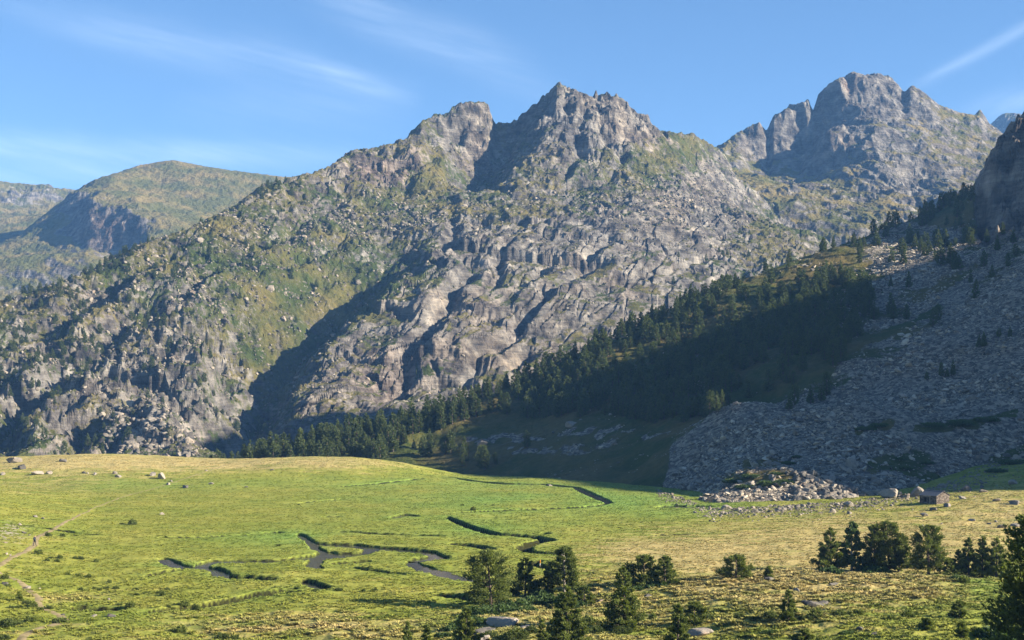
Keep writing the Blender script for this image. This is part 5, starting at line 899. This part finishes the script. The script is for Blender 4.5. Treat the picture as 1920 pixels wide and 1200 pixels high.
pd[lft] = np.sqrt(np.min((xx[lft, None] - PATH_PTS[None, :, 0]) ** 2 + (yy[lft, None] - PATH_PTS[None, :, 1]) ** 2, axis=1)) if lft.any() else 9
ok = (sd > 1.0) & (pd > 1.3) & (zs > SPU(xx, yy) - .05) & (fbm(xx / 3.5, yy / 5, 2, .6, 340) > -.30); xx, yy, zs, dr, we = xx[ok], yy[ok], zs[ok], dr[ok], we[ok]; n = len(xx)
big_ = (RNG.random(n) < .55 * sstep(.3, .6, dr) * sstep(215, 190, yy)) ; sz = RNG.uniform(.6, 1.25, n) * (1 - .22 * sstep(175, 230, yy))
scatter('grass', np.column_stack([xx, yy, zs]), np.column_stack([np.zeros(n), np.zeros(n), RNG.uniform(0, 6.28, n)]), np.column_stack([sz * 1.25, sz * 1.25, sz * RNG.uniform(.6, 1.1, n)]), np.where(big_, RNG.integers(3, 5, n), RNG.integers(0, 3, n)), RNG.random(n), TUFT, 'grass tufts and tussocks covering the meadow', {'dry': dr, 'wet': we})
print('grass', n, round(time.time() - T0, 1))

# ------------------------------------------------------------------ hut, marker pole, hiker
def box(x0, x1, y0, y1, z0, z1):
    v = np.array([(x, y, z) for z in (z0, z1) for y in (y0, y1) for x in (x0, x1)], float); f = np.array([[0, 2, 3, 1], [4, 5, 7, 6], [0, 1, 5, 4], [2, 6, 7, 3], [0, 4, 6, 2], [1, 3, 7, 5]]); return v, f
def mat_masonry():
    N = NT('dry_stone_masonry'); tc = N.n('ShaderNodeTexCoord').outputs['Object']; p = N.map(tc, (1, 1, 1.7)); v = N.vor(p, 3.0, 'F1', 'Color'); e = N.vor(p, 3.0, 'DISTANCE_TO_EDGE'); sp_ = N.n('ShaderNodeSeparateColor'); N.set(sp_.inputs[0], v)
    c = N.ramp(sp_.outputs[0], [(0, (.06, .05, .043)), (.5, (.115, .098, .082)), (1, (.22, .19, .16))]); c = N.mix(N.rng(e, .0, .07, 0, 1), (.07, .06, .05), c)
    return N.bsdf(c, .95, N.bump(N.rng(e, 0, .15), 1.0, .08), .1)
MAT['masonry'] = mat_masonry(); MAT['slate'] = mat_simple('slate_roofing', (.045, .052, .065), (.10, .11, .125), 2.5, .6, .5, .04, .35, (1, 3, 1)); MAT['wood'] = mat_simple('weathered_planks', (.16, .14, .12), (.34, .31, .27), 4, .85, .4, .02, .2, (6, 6, .6))
MAT['concrete'] = mat_simple('stone_lintel', (.26, .24, .21), (.42, .38, .33), 3, .9, .4, .03)
hh = at(1754, 947); hz = hh[2] - .15
hut = link('stone_hut', None, None, (hh[0] + .35, hh[1] + 0.4, hz), (0, 0, math.radians(37))); tag(hut, 'small stone hut with a dark slate roof at the edge of the scree', 'hut')
Wg, Ll, He, Ha, t_ = 4.8, 4.6, 2.15, 3.1, .45        # gable width along x, length along y; the corner nearest the viewer is the origin
def hpart(name, bx, mat, parent=hut): v, f = bx if not isinstance(bx, list) else join(bx); return link(name, mesh_np(name, v, [f], [mat]), parent)
def gable(y0, y1):
    pr = [(0, -.6), (Wg, -.6), (Wg, He), (Wg / 2, Ha), (0, He)]; v = np.array([(x, y, z) for y in (y0, y1) for x, z in pr]); return v
for y0, y1 in ((0, t_), (Ll - t_, Ll)):
    link('wall', mesh_np('wall', gable(y0, y1), [np.array([[0, 1, 2, 4], [5, 9, 7, 6], [0, 5, 6, 1], [1, 6, 7, 2], [2, 7, 8, 3], [3, 8, 9, 4], [4, 9, 5, 0]]), np.array([[4, 2, 3], [9, 8, 7]])], [MAT['masonry']]), hut)
hpart('wall', box(Wg - t_, Wg - .003, t_ + .003, Ll - t_ - .003, -.6, He - .003), MAT['masonry'])
segs = [(t_ + .003, 1.65, -.6, He - .05), (2.25, 2.75, -.6, He - .05), (3.4, Ll - t_ - .003, -.6, He - .05), (1.65, 2.25, 1.95, He - .05), (2.75, 3.4, 1.85, He - .05), (1.65, 2.25, -.6, .02), (2.75, 3.4, -.6, .55)]
hpart('wall', [box(.003, t_, a, b, c, d) for a, b, c, d in segs], MAT['masonry'])
d_ = hpart('door', [box(.26, .31, 1.66 + .195 * i, 1.845 + .195 * i, .03, 1.94) for i in range(3)], MAT['wood']); hpart('handle', box(.22, .26, 2.12, 2.16, .95, 1.10), MAT['slate'], d_)
w_ = hpart('window', [box(.20, .26, 2.76, 2.82, .56, 1.84), box(.20, .26, 3.33, 3.39, .56, 1.84), box(.2, .26, 2.82, 3.33, 1.78, 1.84), box(.2, .26, 2.82, 3.33, .56, .62)], MAT['wood']); hpart('sill', box(-.06, .44, 2.7, 3.45, .50, .554), MAT['concrete'], w_)
hpart('lintel', box(-.03, .40, 1.5, 3.55, 1.96, 2.12), MAT['concrete'])
for s_ in (0, 1):
    rows_ = []
    for k in range(7):
        a, b = k / 7, (k + 1.25) / 7; ov = .22; lift = .035 * (1 if k % 2 else .4)
        def rp_(t): x = -ov + (Wg / 2 + ov) * t; return x, He - ov * (Ha - He) / (Wg / 2) + (Ha - He + ov * (Ha - He) / (Wg / 2)) * t + .10
        (xa, za), (xb, zb_) = rp_(a), rp_(min(b, 1.0)); yo = .03 * (k % 3)
        v = np.array([(xa, -.18 - yo, za - .06 + .035), (xb, -.18 - yo, zb_ - .06), (xb, Ll + .18 + yo, zb_ - .06), (xa, Ll + .18 + yo, za - .06 + .035), (xa, -.18 - yo, za + .035), (xb, -.18 - yo, zb_), (xb, Ll + .18 + yo, zb_), (xa, Ll + .18 + yo, za + .035)])
        if s_: v[:, 0] = Wg - v[:, 0]; v[:, 0] += .003
        f = np.array([[0, 3, 2, 1], [4, 5, 6, 7], [0, 1, 5, 4], [1, 2, 6, 5], [2, 3, 7, 6], [3, 0, 4, 7]]); rows_.append((v, f if not s_ else f[:, ::-1]))
    rf = link('roof', None, hut); tag(rf)
    bpy.data.objects.remove(rf)
    rf = hpart('roof', [rows_[0]], MAT['slate'])
    for q in rows_[1:]: hpart('slate_course', [q], MAT['slate'], rf)
hpart('ridge_cap', box(Wg / 2 - .16, Wg / 2 + .16, -.33, Ll + .33, Ha + .07, Ha + .16), MAT['slate'])
pm = m2(1012, 1058); pole = link('marker_pole', None, None, (pm[0], pm[1], float(gz(*pm)) - .1)); tag(pole, 'slender orange and white marker pole beside the stream behind the knoll', 'pole')
MAT['orange'] = mat_simple('orange_paint', (.75, .27, .03), (.85, .36, .05), 5, .5); MAT['white'] = mat_simple('white_paint', (.7, .66, .58), (.8, .76, .68), 5, .5)
for k in range(4): v, f = tube([(0.02 * k, 0, .45 * k), (0.02 * (k + 1), 0, .45 * (k + 1))], [.045, .045], 8); link('shaft' if k == 0 else 'band', mesh_np('band', v, [f], [MAT['orange' if k % 2 else 'white']], True), pole)
v, f = tube([(.08, 0, 1.79), (.08, 0, 1.84), (.08, 0, 1.85)], [.06, .06, .001], 8); link('cap', mesh_np('cap', v, [f], [MAT['orange']], True), pole)
def build_person(px, py):
    h = at(px, py); N = NT('hiker_clothes'); tc = N.n('ShaderNodeTexCoord').outputs['Object']; sx = N.n('ShaderNodeSeparateXYZ'); N.set(sx.inputs[0], tc)
    c = N.ramp(N.math('DIVIDE', sx.outputs[2], 1.8), [(0, (.03, .028, .026)), (.06, (.035, .035, .045)), (.5, (.03, .04, .07)), (.83, (.42, .26, .18)), (.955, (.04, .03, .025))], 'CONSTANT'); m = N.bsdf(c, .85)
    J = {'pel': (0, 0, .95, .13), 'spn': (0, -.02, 1.2, .15), 'cst': (0, -.02, 1.4, .16), 'nck': (0, -.04, 1.52, .06), 'hd0': (0, -.06, 1.62, .09), 'hd1': (0, -.07, 1.72, .085), 'hd2': (0, -.06, 1.78, .04)}
    E = [('pel', 'spn'), ('spn', 'cst'), ('cst', 'nck'), ('nck', 'hd0'), ('hd0', 'hd1'), ('hd1', 'hd2')]
    for s_, st in ((-1, .22), (1, -.18)):
        a = 'L' if s_ < 0 else 'R'; J.update({a + 'hip': (.09 * s_, 0, .9, .095), a + 'kne': (.10 * s_, -st * .55 - .03, .5, .065), a + 'ank': (.10 * s_, -st * .9 + .03, .09, .045), a + 'toe': (.11 * s_, -st * .9 - .16, .045, .04),
                  a + 'sho': (.19 * s_, -.02, 1.42, .07), a + 'elb': (.24 * s_, st * .35 + .02, 1.15, .045), a + 'wri': (.24 * s_, st * .7 - .12, .95, .033), a + 'pal': (.235 * s_, st * .75 - .17, .88, .035)})
        E += [('pel', a + 'hip'), (a + 'hip', a + 'kne'), (a + 'kne', a + 'ank'), (a + 'ank', a + 'toe'), ('cst', a + 'sho'), (a + 'sho', a + 'elb'), (a + 'elb', a + 'wri'), (a + 'wri', a + 'pal')]
        for q in range(5):
            fx = .235 * s_ + (.03 - .015 * q) * .7; kb, kt = a + 'f%d' % q, a + 't%d' % q; L_ = [.035, .06, .07, .065, .05][q]
            J[kb] = (fx + (.03 * -s_ if q == 0 else 0), st * .75 - .19 - (.0 if q else -.02), .84, .010); J[kt] = (fx + (.035 * -s_ if q == 0 else 0), st * .75 - .20 - L_ * .4, .84 - L_, .008); E += [(a + 'pal', kb), (kb, kt)]
    ks = list(J); me = bpy.data.meshes.new('person'); me.from_pydata([J[k][:3] for k in ks], [(ks.index(a), ks.index(b)) for a, b in E], []); o = link('person', me, None, (h[0], h[1], h[2] + .02), (0, 0, math.radians(150)))
    md = o.modifiers.new('skin', 'SKIN')
    for k, sv_ in zip(ks, me.skin_vertices[0].data): sv_.radius = (J[k][3], J[k][3]); sv_.use_root = (k == 'pel')
    sb = o.modifiers.new('smooth', 'SUBSURF'); sb.levels = 1; sb.render_levels = 1; me.materials.append(m)
    pk = rock_mesh('backpack', 77, 3, MAT['slate'], 4, 1.2, .02, .5); b = link('backpack', pk, o, (0, .20, 1.25), (0, 0, 0), (.16, .13, .22)); tag(o, 'hiker in dark clothes with a backpack walking on the footpath at left', 'person')
    return o
bpy.context.view_layer.update()
build_person(65, 1024)
print('all', round(time.time() - T0, 1))

# ------------------------------------------------------------------ the air
def build_haze():
    N = NT('valley_haze'); v = N.n('ShaderNodeVolumePrincipled'); v.inputs['Color'].default_value = (0.20, 0.47, 1.0, 1); v.inputs['Density'].default_value = 0.00008; v.inputs['Anisotropy'].default_value = 0.0
    N.t.links.new(v.outputs[0], N.out.inputs['Volume'])
    x0, x1, y0, y1, z0, z1 = -3400, 3400, -400, 4700, -90, 900
    vv = [(x, y, z) for z in (z0, z1) for y in (y0, y1) for x in (x0, x1)]
    fs = np.array([[0, 2, 3, 1], [4, 5, 7, 6], [0, 1, 5, 4], [2, 6, 7, 3], [0, 4, 6, 2], [1, 3, 7, 5]])
    o = link('haze', mesh_np('haze', vv, [fs], [N.m])); tag(o, 'thin blue morning haze filling the valley', None, None, 'stuff')
build_haze()
